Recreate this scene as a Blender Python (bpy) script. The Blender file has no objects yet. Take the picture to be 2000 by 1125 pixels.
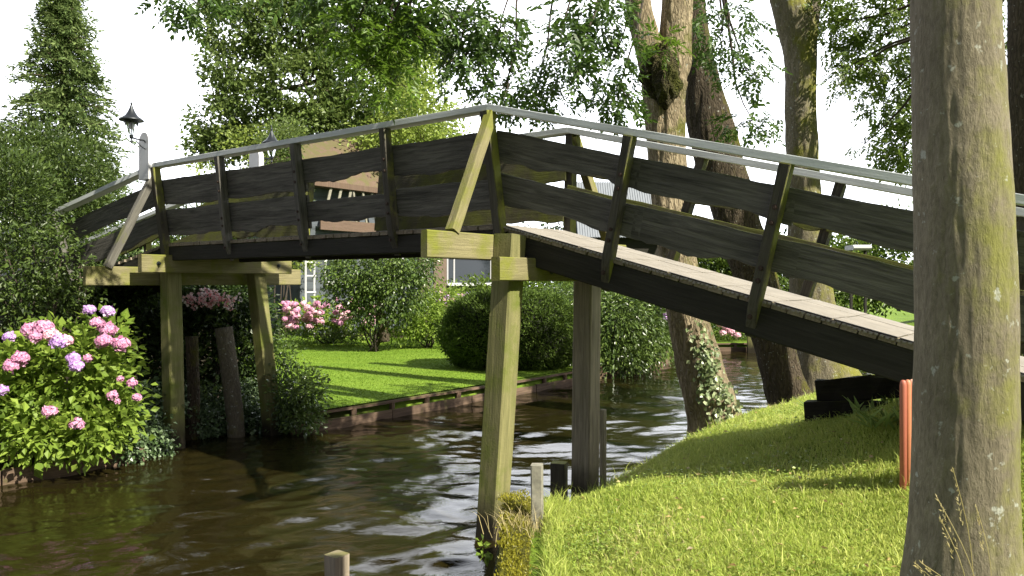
import bpy, math, random
import numpy as np
R = math.radians
rng = np.random.default_rng(7)
random.seed(7)
S = bpy.context.scene
COL = S.collection
# ------------------------------------------------------------------ camera, sky, sun
FX, HY, CZ = 1527.0, 552.0, 2.35
cd = bpy.data.cameras.new('camera')
cam = bpy.data.objects.new('camera', cd); COL.objects.link(cam)
cd.sensor_width = 36; cd.lens = 36*FX/2000
cd.shift_y = -(562.5-HY)/2000
cd.clip_start = .05; cd.clip_end = 2000
cam.location = (0, 0, CZ); cam.rotation_euler = (R(90), 0, 0)
S.camera = cam
SUN_EL, SX, SY = 43, .76, -.65
w = bpy.data.worlds.new('World'); S.world = w; w.use_nodes = True
nt = w.node_tree; nt.nodes.clear()
out = nt.nodes.new('ShaderNodeOutputWorld'); bg = nt.nodes.new('ShaderNodeBackground')
sky = nt.nodes.new('ShaderNodeTexSky'); sky.sky_type = 'NISHITA'; sky.sun_disc = False
sky.sun_elevation = R(SUN_EL); sky.sun_rotation = math.atan2(SX, SY)
sky.air_density = 1.0; sky.dust_density = 3.0; sky.ozone_density = 1.0
tc = nt.nodes.new('ShaderNodeTexCoord'); nz = nt.nodes.new('ShaderNodeTexNoise')
nz.inputs['Scale'].default_value = 2.2; nz.inputs['Detail'].default_value = 5
cr = nt.nodes.new('ShaderNodeValToRGB'); cr.color_ramp.elements[0].position = .30; cr.color_ramp.elements[1].position = .62
cr.color_ramp.elements[0].color = (0,)*3+(1,)
mx = nt.nodes.new('ShaderNodeMix'); mx.data_type = 'RGBA'
nt.links.new(tc.outputs['Generated'], nz.inputs['Vector']); nt.links.new(nz.outputs['Fac'], cr.inputs['Fac'])
sxyz = nt.nodes.new('ShaderNodeSeparateXYZ'); nt.links.new(tc.outputs['Generated'], sxyz.inputs[0])
mr = nt.nodes.new('ShaderNodeMapRange'); mr.inputs['From Min'].default_value = .50; mr.inputs['From Max'].default_value = .72
mr.inputs['To Min'].default_value = 1; mr.inputs['To Max'].default_value = 0; nt.links.new(sxyz.outputs['Z'], mr.inputs['Value'])
mul = nt.nodes.new('ShaderNodeMath'); mul.operation = 'MAXIMUM'; mm = nt.nodes.new('ShaderNodeMath'); mm.operation = 'MULTIPLY'; mm.inputs[1].default_value = .15
nt.links.new(cr.outputs['Color'], mm.inputs[0]); nt.links.new(mr.outputs[0], mul.inputs[0]); nt.links.new(mm.outputs[0], mul.inputs[1])
nt.links.new(mul.outputs[0], mx.inputs['Factor']); nt.links.new(sky.outputs['Color'], mx.inputs['A'])
fr = nt.nodes.new('ShaderNodeMapRange'); fr.inputs['From Min'].default_value = -.15; fr.inputs['From Max'].default_value = .55; nt.links.new(sxyz.outputs['Y'], fr.inputs['Value'])
cm = nt.nodes.new('ShaderNodeMix'); cm.data_type = 'RGBA'; cm.inputs['A'].default_value = (3.0, 3.2, 3.6, 1); cm.inputs['B'].default_value = (29, 30, 32, 1)   # sky shaped brighter ahead than behind, for water glints and darker near faces
nt.links.new(fr.outputs[0], cm.inputs['Factor']); nt.links.new(cm.outputs['Result'], mx.inputs['B'])
nt.links.new(mx.outputs['Result'], bg.inputs['Color']); nt.links.new(bg.outputs[0], out.inputs[0])
bg.inputs['Strength'].default_value = .050
sd = bpy.data.lights.new('sun', 'SUN'); sd.energy = 5.0; sd.angle = R(.6); sd.color = (1, .94, .80)
sun = bpy.data.objects.new('sun', sd); COL.objects.link(sun)
from mathutils import Vector, noise as mnoise
_s = Vector((SX*math.cos(R(SUN_EL)), SY*math.cos(R(SUN_EL)), math.sin(R(SUN_EL))))
sun.rotation_euler = _s.to_track_quat('Z', 'Y').to_euler(); sun.location = (20, -10, 25)
S.view_settings.view_transform = 'Standard'; S.view_settings.look = 'None'
S.view_settings.exposure = 1.15; S.view_settings.gamma = 1
S.render.engine = 'CYCLES'
S.cycles.max_bounces = 6; S.cycles.transparent_max_bounces = 8

# ------------------------------------------------------------------ helpers
def V3(*a): return np.array(a, float)
def nrm(v): v = np.asarray(v, float); return v/(np.linalg.norm(v)+1e-12)
def P(px, py, Y): return V3((px-1000)/FX*Y, Y, CZ+(HY-py)/FX*Y)
def base_of(o):
    b = V3(0, 0, 0)
    while o is not None: b += V3(*o.location); o = o.parent
    return b
def tag(o, label=None, cat=None, group=None, kind=None):
    if label: o['label'] = label
    if cat: o['category'] = cat
    if group: o['group'] = group
    if kind: o['kind'] = kind
    return o
def thing(name, loc, label, cat, group=None):
    o = bpy.data.objects.new(name, None); COL.objects.link(o); o.location = tuple(loc)
    o.empty_display_size = .2
    return tag(o, label, cat, group)
def mesh_obj(name, v, starts, totals, loops, mat, parent=None, loc=None, smooth=False):
    v = np.asarray(v, float)
    if parent is not None: v = v-base_of(parent)
    me = bpy.data.meshes.new(name)
    me.vertices.add(len(v)); me.vertices.foreach_set('co', v.astype(np.float32).ravel())
    me.loops.add(len(loops)); me.loops.foreach_set('vertex_index', np.asarray(loops, np.int32))
    me.polygons.add(len(starts)); me.polygons.foreach_set('loop_start', np.asarray(starts, np.int32))
    me.polygons.foreach_set('loop_total', np.asarray(totals, np.int32))
    me.polygons.foreach_set('use_smooth', np.full(len(starts), bool(smooth)))
    if loc is not None:
        at = me.attributes.new('loc', 'FLOAT_VECTOR', 'POINT'); at.data.foreach_set('vector', np.asarray(loc, np.float32).ravel())
    me.update(calc_edges=True)
    if mat: me.materials.append(mat)
    o = bpy.data.objects.new(name, me); COL.objects.link(o)
    if parent is not None: o.parent = parent
    return o
class MB:
    def __init__(s): s.v = []; s.f = []; s.l = []
    def add(s, vs, fs, ls=None):
        k = len(s.v); s.v += [tuple(p) for p in vs]; s.f += [tuple(i+k for i in q) for q in fs]
        s.l += [tuple(p) for p in (ls if ls is not None else vs)]
    def plank(s, p0, p1, w, h, up=(0, 0, 1), c=None, seg=1, bot=None, top=None, jit=0.0):
        """chamfered bar from p0 to p1; w across, h along up; bot/top: functions of 0..1 moving those edges"""
        p0 = V3(*p0); p1 = V3(*p1); d = nrm(p1-p0); up = V3(*up); up = nrm(up-d*np.dot(up, d)); sd_ = np.cross(d, up)
        c = min(w, h)*.09 if c is None else c
        L = np.linalg.norm(p1-p0); off = random.uniform(0, 50); off2 = random.uniform(0, 20)
        a, b = w/2, h/2
        vs = []; ls = []
        for i in range(seg+1):
            t = i/seg; pc = p0+(p1-p0)*t
            tb = top(t) if top else 0; bb = bot(t) if bot else 0
            for (x, y) in ((-a+c, -b), (a-c, -b), (a, -b+c), (a, b-c), (a-c, b), (-a+c, b), (-a, b-c), (-a, -b+c)):
                yy = y+(tb if y > 0 else bb)+random.uniform(-jit, jit); xx = x+random.uniform(-jit, jit)
                vs.append(pc+sd_*xx+up*yy); ls.append((t*L+off, xx+off2, yy))
        fs = []
        for i in range(seg):
            for j in range(8):
                q = i*8; fs.append((q+j, q+(j+1) % 8, q+8+(j+1) % 8, q+8+j))
        fs.append(tuple(range(7, -1, -1))); fs.append(tuple(seg*8+j for j in range(8)))
        s.add(vs, fs, ls)
    def box(s, c, sx, sy, sz):
        s.plank((c[0]-sx/2, c[1], c[2]), (c[0]+sx/2, c[1], c[2]), sy, sz, c=min(sx, sy, sz)*.06)
    def tube(s, pts, rad, n=12, cap=True, wob=0., lobes=None, rough=None):
        pts = [V3(*p) for p in pts]; m = len(pts)
        if not hasattr(rad, '__len__'): rad = [rad]*m
        ref = V3(1, 0, 0); vs = []; ls = []; L = 0; off = random.uniform(0, 30)
        ph = [random.uniform(0, 6.28) for _ in range(6)]
        for i in range(m):
            d = nrm(pts[min(i+1, m-1)]-pts[max(i-1, 0)])
            if i: L += np.linalg.norm(pts[i]-pts[i-1])
            r_ = ref-d*np.dot(ref, d)
            if np.linalg.norm(r_) < .1: r_ = V3(0, 1, 0)-d*d[1]
            a = nrm(r_); b = np.cross(d, a); ref = a
            for j in range(n):
                th = 2*math.pi*j/n
                r = rad[i]*(1+wob*(math.sin(3*th+ph[0]+L*1.1)*.5+math.sin(5*th+ph[1]-L*1.7)*.35+math.sin(2*th+ph[2]+L*.6)*.6+math.sin(L*6+ph[3]+th)*.3))
                if lobes: r *= lobes(i/(m-1), th)
                if rough:
                    q = pts[i]+(a*math.cos(th)+b*math.sin(th))*r; am, fq, stv = rough
                    r += am*(1.4*mnoise.noise((q[0]*fq, q[1]*fq, q[2]*fq*stv))+.8*mnoise.noise((q[0]*fq*2.7, q[1]*fq*2.7, q[2]*fq*stv*2.2))-.9*abs(mnoise.noise((q[0]*fq*1.6+9, q[1]*fq*1.6, q[2]*fq*stv*.9))))
                vs.append(pts[i]+(a*math.cos(th)+b*math.sin(th))*r); ls.append((L+off, th*rad[i], rad[i]))
        fs = [(i*n+j, i*n+(j+1) % n, (i+1)*n+(j+1) % n, (i+1)*n+j) for i in range(m-1) for j in range(n)]
        if cap: fs += [tuple(range(n-1, -1, -1)), tuple((m-1)*n+j for j in range(n))]
        s.add(vs, fs, ls)
    def lathe(s, c, prof, n=20, closed=True):
        vs = [(c[0]+r*math.cos(2*math.pi*j/n), c[1]+r*math.sin(2*math.pi*j/n), c[2]+z) for r, z in prof for j in range(n)]
        fs = [(i*n+j, i*n+(j+1) % n, (i+1)*n+(j+1) % n, (i+1)*n+j) for i in range(len(prof)-1) for j in range(n)]
        if closed: fs += [tuple(range(n-1, -1, -1)), tuple((len(prof)-1)*n+j for j in range(n))]
        s.add(vs, fs)
    def build(s, name, mat, parent=None, smooth=False):
        tot = [len(q) for q in s.f]; st = np.cumsum([0]+tot[:-1])
        return mesh_obj(name, s.v, st, tot, [i for q in s.f for i in q], mat, parent, s.l, smooth)

# ------------------------------------------------------------------ materials
class NT:
    def __init__(s, name):
        s.m = bpy.data.materials.new(name); s.m.use_nodes = True; s.t = s.m.node_tree
        s.b = s.t.nodes['Principled BSDF']; s.o = s.t.nodes['Material Output']
    def n(s, typ, **kw):
        x = s.t.nodes.new(typ)
        for k, v in kw.items():
            if k in x.inputs: x.inputs[k].default_value = v
            else: setattr(x, k, v)
        return x
    def ln(s, a, b): s.t.links.new(a, b)
    def coord(s, kind='Object', scale=(1, 1, 1)):
        if kind == 'loc': a = s.n('ShaderNodeAttribute'); a.attribute_name = 'loc'; o = a.outputs['Vector']
        else: a = s.n('ShaderNodeTexCoord'); o = a.outputs[kind]
        mp = s.n('ShaderNodeMapping'); mp.inputs['Scale'].default_value = scale; s.ln(o, mp.inputs['Vector']); return mp.outputs['Vector']
    def noise(s, vec, scale, detail=4, rough=.55, dist=0.):
        x = s.n('ShaderNodeTexNoise'); x.inputs['Scale'].default_value = scale; x.inputs['Detail'].default_value = detail
        x.inputs['Roughness'].default_value = rough; x.inputs['Distortion'].default_value = dist; s.ln(vec, x.inputs['Vector']); return x.outputs['Fac']
    def ramp(s, fac, stops):
        x = s.n('ShaderNodeValToRGB'); e = x.color_ramp.elements
        while len(e) < len(stops): e.new(.5)
        for i, (p, c) in enumerate(stops):
            e[i].position = p; e[i].color = tuple(c)+(1,) if hasattr(c, '__len__') else (c, c, c, 1)
        s.ln(fac, x.inputs['Fac']); return x.outputs['Color']
    def mix(s, fac, a, b, mode='MIX'):
        x = s.n('ShaderNodeMix'); x.data_type = 'RGBA'; x.blend_type = mode
        for sock, v in ((x.inputs['Factor'], fac), (x.inputs['A'], a), (x.inputs['B'], b)):
            if hasattr(v, 'is_output'): s.ln(v, sock)
            elif hasattr(v, '__len__'): sock.default_value = tuple(v)+(1,) if len(v) == 3 else v
            else: sock.default_value = v
        return x.outputs['Result']
    def math(s, op, a, b=0.):
        x = s.n('ShaderNodeMath'); x.operation = op
        for i, v in enumerate((a, b)):
            if hasattr(v, 'is_output'): s.ln(v, x.inputs[i])
            else: x.inputs[i].default_value = v
        return x.outputs[0]
    def bump(s, h, st, dist=.01):
        x = s.n('ShaderNodeBump'); x.inputs['Strength'].default_value = st; x.inputs['Distance'].default_value = dist
        s.ln(h, x.inputs['Height']); s.ln(x.outputs[0], s.b.inputs['Normal'])
    def base(s, c):
        if hasattr(c, 'is_output'): s.ln(c, s.b.inputs['Base Color'])
        else: s.b.inputs['Base Color'].default_value = tuple(c)+(1,)
def leafmat(name, c0, c1, c2=None, tr=.3, rough=.42, spec=.35):
    m = NT(name); g = m.n('ShaderNodeNewGeometry'); tcv = m.coord('Object')
    c2 = c2 or c1
    col = m.ramp(g.outputs['Random Per Island'], [(0, c0), (.55, c1), (1, c2)])
    nn = m.noise(tcv, 1.1, 2); col = m.mix(m.ramp(nn, [(.35, 0.), (.7, .35)]), col, c2)
    m.base(col); m.b.inputs['Roughness'].default_value = rough; m.b.inputs['Specular IOR Level'].default_value = spec
    t = m.n('ShaderNodeBsdfTranslucent'); m.ln(m.mix(.5, col, [min(1, c*1.5) for c in c2]), t.inputs['Color'])
    ms = m.n('ShaderNodeMixShader'); ms.inputs[0].default_value = tr
    m.ln(m.b.outputs[0], ms.inputs[1]); m.ln(t.outputs[0], ms.inputs[2]); m.ln(ms.outputs[0], m.o.inputs['Surface']); return m.m
def wood(name, c0, c1, moss=(.16, .19, .02), amt=.5, rough=.85, top=0.3, bump=.6, grain=1., dark=(.02, .017, .013), sun_side=0., wet=False):
    m = NT(name); v = m.coord('loc', (1.3, 26*grain, 26*grain)); g = m.noise(v, 1.6, 6, .65, .7)
    v2 = m.coord('loc', (.8, 4, 4)); b = m.noise(v2, 1.3, 4)
    col = m.ramp(g, [(.28, c0), (.72, c1)])
    col = m.mix(m.ramp(b, [(.45, 0.), (.75, .55)]), col, dark)
    o = m.coord('Object'); mn = m.noise(o, 2.6, 6, .62)
    geo = m.n('ShaderNodeNewGeometry'); sx = m.n('ShaderNodeSeparateXYZ'); m.ln(geo.outputs['Normal'], sx.inputs[0])
    k = m.math('ADD', mn, m.math('MULTIPLY', m.math('MAXIMUM', sx.outputs['Z'], 0.), top))
    if sun_side:  # extra moss tint on the sun-facing side, painted in place of sunlight
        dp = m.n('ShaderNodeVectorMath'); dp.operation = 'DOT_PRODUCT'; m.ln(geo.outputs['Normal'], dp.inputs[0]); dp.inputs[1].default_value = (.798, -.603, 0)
        k = m.math('ADD', k, m.math('MULTIPLY', m.math('MAXIMUM', dp.outputs['Value'], 0.), sun_side))
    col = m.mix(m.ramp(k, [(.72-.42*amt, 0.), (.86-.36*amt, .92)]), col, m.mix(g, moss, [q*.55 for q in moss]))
    if wet:
        sz = m.n('ShaderNodeSeparateXYZ'); gp = m.n('ShaderNodeNewGeometry'); m.ln(gp.outputs['Position'], sz.inputs[0])
        col = m.mix(m.ramp(m.math('ADD', sz.outputs['Z'], m.math('MULTIPLY', mn, .35)), [(.30, 1.), (.62, 0.)]), col, (.022, .018, .010))
    m.base(col); m.b.inputs['Roughness'].default_value = rough; m.b.inputs['Specular IOR Level'].default_value = .25
    m.bump(m.math('ADD', g, m.math('MULTIPLY', m.noise(o, 60, 3), .4)), bump, .012); return m.m
def bark(name, c0, c1, moss, amt, scale=1., mossdir=None, lich=.0, bumpd=.03, stretch=.22, flat=.0):
    m = NT(name); v = m.coord('Object', (1, 1, stretch)); g = m.noise(v, 16*scale, 7, .68, .5)
    vo = m.n('ShaderNodeTexVoronoi'); vo.feature = 'DISTANCE_TO_EDGE'; vo.inputs['Scale'].default_value = 13*scale
    dv = m.n('ShaderNodeMix'); dv.data_type = 'VECTOR'; dv.inputs['Factor'].default_value = .12
    nzc = m.n('ShaderNodeTexNoise'); nzc.inputs['Scale'].default_value = 7*scale; m.ln(v, nzc.inputs['Vector'])
    m.ln(v, dv.inputs['A']); m.ln(nzc.outputs['Color'], dv.inputs['B']); m.ln(dv.outputs['Result'], vo.inputs['Vector'])
    fur = m.ramp(vo.outputs['Distance'], [(0, 0.), (.22, 1.)])
    g2 = m.noise(m.coord('Object', (1, 1, stretch*.7)), 55*scale, 5, .7, .3)
    h = m.math('ADD', m.math('MULTIPLY', fur, (1-flat)*.6), m.math('ADD', m.math('MULTIPLY', g, .75), m.math('MULTIPLY', g2, .5)))
    lg = m.noise(m.coord('Object', (1, 1, .5)), 2.3, 3)
    col = m.ramp(m.math('MULTIPLY', h, .62), [(.25, c0), (.72, c1)]); col = m.mix(m.ramp(lg, [(.35, .45), (.65, 0.)]), col, c0)
    o = m.coord('Object'); mn = m.noise(o, 3.1, 6, .65)
    if mossdir:
        geo = m.n('ShaderNodeNewGeometry'); dp = m.n('ShaderNodeVectorMath'); dp.operation = 'DOT_PRODUCT'
        m.ln(geo.outputs['Normal'], dp.inputs[0]); dp.inputs[1].default_value = mossdir
        mn = m.math('ADD', mn, m.math('MULTIPLY', dp.outputs['Value'], .16))
    col = m.mix(m.ramp(mn, [(.70-.4*amt, 0.), (.85-.3*amt, .9)]), col, m.mix(g, [q*.55 for q in moss], moss))
    if lich:
        ln_ = m.ramp(m.noise(o, 19, 3, .6), [(.66-lich*.1, 0.), (.72-lich*.1, .8)]); col = m.mix(ln_, col, (.36, .37, .32))
    m.base(col); m.b.inputs['Roughness'].default_value = .9; m.b.inputs['Specular IOR Level'].default_value = .15
    m.bump(h, 1., bumpd*1.5); return m.m
def plain(name, c, rough=.6, metal=0., noise=.0, nscale=6, bump=0.):
    m = NT(name)
    if noise:
        o = m.coord('Object'); n_ = m.noise(o, nscale, 5)
        m.base(m.mix(n_, [q*(1-noise) for q in c], [min(1, q*(1+noise)) for q in c]))
        if bump: m.bump(m.noise(o, nscale*6, 4), bump, .01)
    else: m.base(c)
    m.b.inputs['Roughness'].default_value = rough; m.b.inputs['Metallic'].default_value = metal; return m.m

M = {}
MOSS = (.17, .19, .018)
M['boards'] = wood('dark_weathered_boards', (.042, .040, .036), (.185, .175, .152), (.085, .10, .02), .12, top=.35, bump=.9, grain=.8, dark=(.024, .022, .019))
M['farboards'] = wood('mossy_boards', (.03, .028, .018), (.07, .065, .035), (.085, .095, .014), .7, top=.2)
M['postdark'] = wood('dark_post', (.035, .032, .027), (.11, .10, .08), (.24, .25, .05), .2, top=.3, sun_side=.21)  # yellow-green sun-facing side: sunlight put into the colour, over patchy real moss
M['beam'] = wood('dark_beam', (.014, .013, .010), (.04, .038, .030), (.05, .06, .012), .25, top=.3)
M['green'] = wood('mossy_timber', (.13, .115, .06), (.27, .24, .125), (.20, .215, .03), .6, top=.1, dark=(.10, .10, .03))
M['pile'] = wood('mossy_pile', (.12, .12, .045), (.25, .23, .10), (.15, .18, .03), .62, top=0, dark=(.07, .07, .028), wet=True)
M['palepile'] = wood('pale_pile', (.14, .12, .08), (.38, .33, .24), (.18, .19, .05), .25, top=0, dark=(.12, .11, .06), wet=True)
M['rail'] = wood('painted_handrail', (.44, .47, .48), (.62, .65, .66), (.22, .26, .15), .12, rough=.6, top=.05, bump=.15, dark=(.33, .35, .33))
M['grey'] = wood('grey_timber', (.15, .125, .09), (.32, .27, .20), (.18, .17, .06), .08, dark=(.07, .05, .035))
M['brace'] = wood('weathered_brace', (.075, .072, .06), (.18, .17, .145), (.16, .17, .05), .2)
M['edging'] = wood('waterside_board', (.07, .045, .03), (.19, .13, .09), (.10, .11, .02), .28, top=.2)
M['white'] = plain('white_paint', (.55, .55, .57), .45, noise=.06)
M['oldwhite'] = plain('weathered_white', (.22, .21, .165), .85, noise=.7, nscale=26, bump=.5)
M['mat'] = plain('anti_slip_mat', (.235, .215, .185), .9, noise=.35, nscale=5, bump=.5)
M['black'] = plain('lantern_metal', (.035, .04, .045), .4, .6)
M['rust'] = plain('rusty_iron', (.045, .028, .02), .7, .4, noise=.4, nscale=60)
g = NT('lantern_glass'); g.base((.95, .97, .97)); g.b.inputs['Roughness'].default_value = .05
g.b.inputs['Transmission Weight'].default_value = 1; g.b.inputs['IOR'].default_value = 1.2; M['glass'] = g.m
g = NT('window_glass'); g.base((.02, .025, .03)); g.b.inputs['Roughness'].default_value = .08; M['pane'] = g.m
M['barkA'] = bark('smooth_mossy_bark', (.10, .085, .06), (.40, .35, .25), (.22, .22, .06), .34, 2.3, (.75, -.65, 0), .25, .008, .4, .93)
M['barkB'] = bark('furrowed_bark', (.12, .09, .055), (.40, .33, .22), (.12, .13, .02), .20, 2.0, (1, -.2, 0), .1, .02, .25, .3)
M['barkC'] = bark('dark_bark', (.035, .028, .02), (.12, .095, .065), (.12, .12, .015), .3, 1.9, (1, 0, 0), .1, .025, .25, .3)
M['barkD'] = bark('grey_bark', (.07, .06, .045), (.22, .19, .14), (.14, .14, .02), .35, 2.2, None, .4, .012, .3, .6)
M['barkM'] = bark('mossy_grey_bark', (.09, .08, .055), (.28, .24, .17), (.20, .20, .03), .55, 2.2, (.7, -.3, 0), .3, .012, .3, .6)
M['burl'] = bark('burl_moss', (.03, .025, .015), (.10, .085, .04), (.09, .10, .015), .55, 1.6, None, 0, .04, 1.)
M['moss'] = bark('thick_moss', (.05, .05, .015), (.12, .12, .02), (.20, .20, .02), .8, 2.0, None, 0, .03, 1.)
M['twig'] = plain('twig_bark', (.05, .038, .028), .9, noise=.3)
M['ash'] = leafmat('ash_leaves', (.022, .045, .012), (.045, .085, .018), (.09, .16, .025), .28)
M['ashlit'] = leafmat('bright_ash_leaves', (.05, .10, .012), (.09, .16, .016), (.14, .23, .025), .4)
M['mid'] = leafmat('garden_tree_leaves', (.045, .08, .02), (.10, .155, .035), (.19, .25, .07), .4)
M['yellow'] = leafmat('pale_green_leaves', (.12, .18, .03), (.22, .30, .05), (.33, .40, .09), .4)
M['conifer'] = leafmat('conifer_sprays', (.05, .095, .03), (.12, .18, .055), (.22, .28, .10), .25, .6, .2)
M['shrub'] = leafmat('shrub_leaves', (.035, .06, .012), (.075, .12, .02), (.15, .22, .03), .3)
M['feathery'] = leafmat('feathery_leaves', (.02, .038, .008), (.045, .078, .014), (.10, .145, .03), .22)
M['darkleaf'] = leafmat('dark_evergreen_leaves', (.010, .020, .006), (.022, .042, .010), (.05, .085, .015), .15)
M['yew'] = leafmat('clipped_yew', (.025, .045, .010), (.055, .095, .014), (.12, .18, .03), .22, .6, .2)
M['laurel'] = leafmat('laurel_leaves', (.03, .055, .015), (.07, .12, .025), (.14, .20, .04), .2, .3, .5)
M['hyd'] = leafmat('hydrangea_leaves', (.065, .115, .015), (.15, .235, .028), (.26, .35, .055), .35, .55, .3)
M['ivy'] = leafmat('ivy_leaves', (.03, .055, .02), (.07, .12, .04), (.17, .23, .12), .15, .3, .5)
M['ivypale'] = leafmat('variegated_ivy', (.06, .10, .03), (.17, .22, .09), (.34, .38, .22), .15, .35, .5)
M['grass'] = leafmat('grass_blades', (.13, .21, .022), (.29, .385, .05), (.55, .58, .17), .38, .5, .3)
M['lawnblade'] = leafmat('mown_blades', (.09, .165, .016), (.14, .225, .025), (.20, .285, .04), .3, .6, .15)
M['weed'] = leafmat('weed_leaves', (.12, .20, .04), (.22, .33, .07), (.35, .45, .15), .3)
M['pink'] = leafmat('pink_petals', (.50, .17, .32), (.62, .28, .45), (.76, .50, .64), .25, .6, .2)
M['purple'] = leafmat('violet_petals', (.38, .20, .58), (.60, .35, .72), (.82, .60, .84), .25, .6, .2)
M['palepink'] = leafmat('pale_pink_petals', (.66, .26, .40), (.82, .48, .58), (.92, .76, .78), .25, .6, .2)
M['redwhite'] = leafmat('red_and_white_petals', (.60, .03, .06), (.80, .50, .52), (.92, .88, .88), .25, .6, .2)
M['straw'] = leafmat('dry_grass', (.32, .26, .10), (.46, .38, .17), (.58, .50, .28), .3)

# ------------------------------------------------------------------ bridge frame
U = V3(.798, -.603, 0); VV = V3(.603, .798, 0)
O = V3(-.196, 7.5, 0)
def B(u, v, z): return O+U*u+VV*v+V3(0, 0, z)

# ------------------------------------------------------------------ ground, water
LB = [(-40, -25), (-14, -3), (-8.4, 6.2), (-5.9, 9.02), (-4.80, 10.3), (-4.98, 11.45), (-4.0, 12.35), (-3.42, 12.05), (.5, 16.8), (4.25, 22), (4.8, 23.6), (5.7, 25.9), (7.0, 26.5), (9.4, 26.7), (16, 27.4), (60, 34)]
RB = [(60, 30), (30, 24), (14, 20.5), (8.8, 17.6), (6.4, 15.2), (4.2, 12.7), (2.2, 10.3), (.62, 8.0), (.42, 7.25), (.05, 6.85), (-.04, 6.55), (-.13, 4.3), (-.15, 1), (-.6, -4), (-6, -25)]
poly = np.array(LB+RB, float)
def sdist(x, y):
    """distance to the canal edge, negative in the water"""
    x = np.asarray(x, float); y = np.asarray(y, float); d = np.full(x.shape, 1e9); ins = np.zeros(x.shape, bool); n = len(poly)
    for i in range(n):
        ax, ay = poly[i]; bx, by = poly[(i+1) % n]; ex, ey = bx-ax, by-ay
        t = np.clip(((x-ax)*ex+(y-ay)*ey)/(ex*ex+ey*ey), 0, 1)
        d = np.minimum(d, np.hypot(x-ax-t*ex, y-ay-t*ey))
        if ay != by:
            c = ((ay > y) != (by > y)) & (x < ex*(y-ay)/(by-ay)+ax); ins ^= c
    return np.where(ins, -d, d)
def sm(t): t = np.clip(t, 0, 1); return t*t*(3-2*t)
def gz(x, y):
    x = np.asarray(x, float); y = np.asarray(y, float); d = sdist(x, y)
    right = (x > -2.5-(y*.0)) & ((x-.42)*.798-(y-7.25)*.603 > -3.0)
    u = (x-O[0])*U[0]+(y-O[1])*U[1]; v = (x-O[0])*VV[0]+(y-O[1])*VV[1]
    zl = .30*sm((d-.02)/.12)+.12*sm((d-6)/10)*0
    wall = y < 6.5
    zr = np.where(wall, .50*sm((d-.02)/.1)+.22*sm((d-.2)/1.0), .10*sm(d/.1)+.60*sm((d+.02)/1.1))
    mound = .95*sm((u-1.6)/4.0)*np.exp(-np.where(v < .7, (v-.7)/1.3, (v-.7)/3.2)**2/1.6)+.27*sm((u-.9)/1.8)*sm((v-.1)/1.3)*sm((7-v)/3)
    zr = zr+mound*sm(d/1.5)
    z = np.where(right, zr, zl)
    nse = .025*np.sin(x*2.3+1.1*y)*np.sin(y*1.9-.6*x)+.012*np.sin(x*6.1+2)*np.sin(y*5.3)
    z = z+nse*np.where(right, 1, .15)*sm(d/.6)
    return np.where(d < 0.0, -.7+.6*sm((d+.5)/.5)*.6, z)
def axis(lo, hi, step, far, n):
    mid = np.arange(lo, hi+1e-6, step); g_ = np.geomspace(step, far, n)
    return np.concatenate([lo-np.cumsum(g_)[::-1], mid, hi+np.cumsum(g_)])
xs = axis(-9, 9, .11, 60, 26); ys = axis(-1, 27.5, .13, 60, 26)
X, Y = np.meshgrid(xs, ys); nx, ny = len(xs), len(ys)
Z = gz(X, Y)
def gridfaces(nx, ny):
    i, j = np.meshgrid(np.arange(nx-1), np.arange(ny-1)); a = (j*nx+i).ravel()
    return np.stack([a, a+1, a+nx+1, a+nx], 1)
gf = gridfaces(nx, ny)
m = NT('ground_soil_and_turf'); o_ = m.coord('Object')
n1 = m.noise(o_, .9, 5); n2 = m.noise(o_, 14, 5); n3 = m.noise(o_, 90, 3)
c = m.mix(m.ramp(n1, [(.38, 0.), (.62, 1.)]), (.10, .17, .02), (.17, .26, .03)); c = m.mix(m.ramp(n2, [(.5, 0.), (.75, .6)]), c, (.09, .07, .03))
sx = m.n('ShaderNodeSeparateXYZ'); m.ln(o_, sx.inputs[0]); lf = m.math('ADD', sx.outputs['X'], m.math('MULTIPLY', sx.outputs['Y'], -.25))
c = m.mix(m.ramp(m.math('ADD', m.math('MULTIPLY', lf, -.1), .0), [(.56, 0.), (.62, 1.)]), c, (.035, .028, .015))
m.base(c); m.b.inputs['Roughness'].default_value = .95; m.b.inputs['Specular IOR Level'].default_value = .1; m.bump(n3, .8, .03)
ground = mesh_obj('ground', np.stack([X.ravel(), Y.ravel(), Z.ravel()], 1), np.arange(len(gf))*4, np.full(len(gf), 4), gf.ravel(), m.m, None, None, True)
tag(ground, kind='structure')

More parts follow.
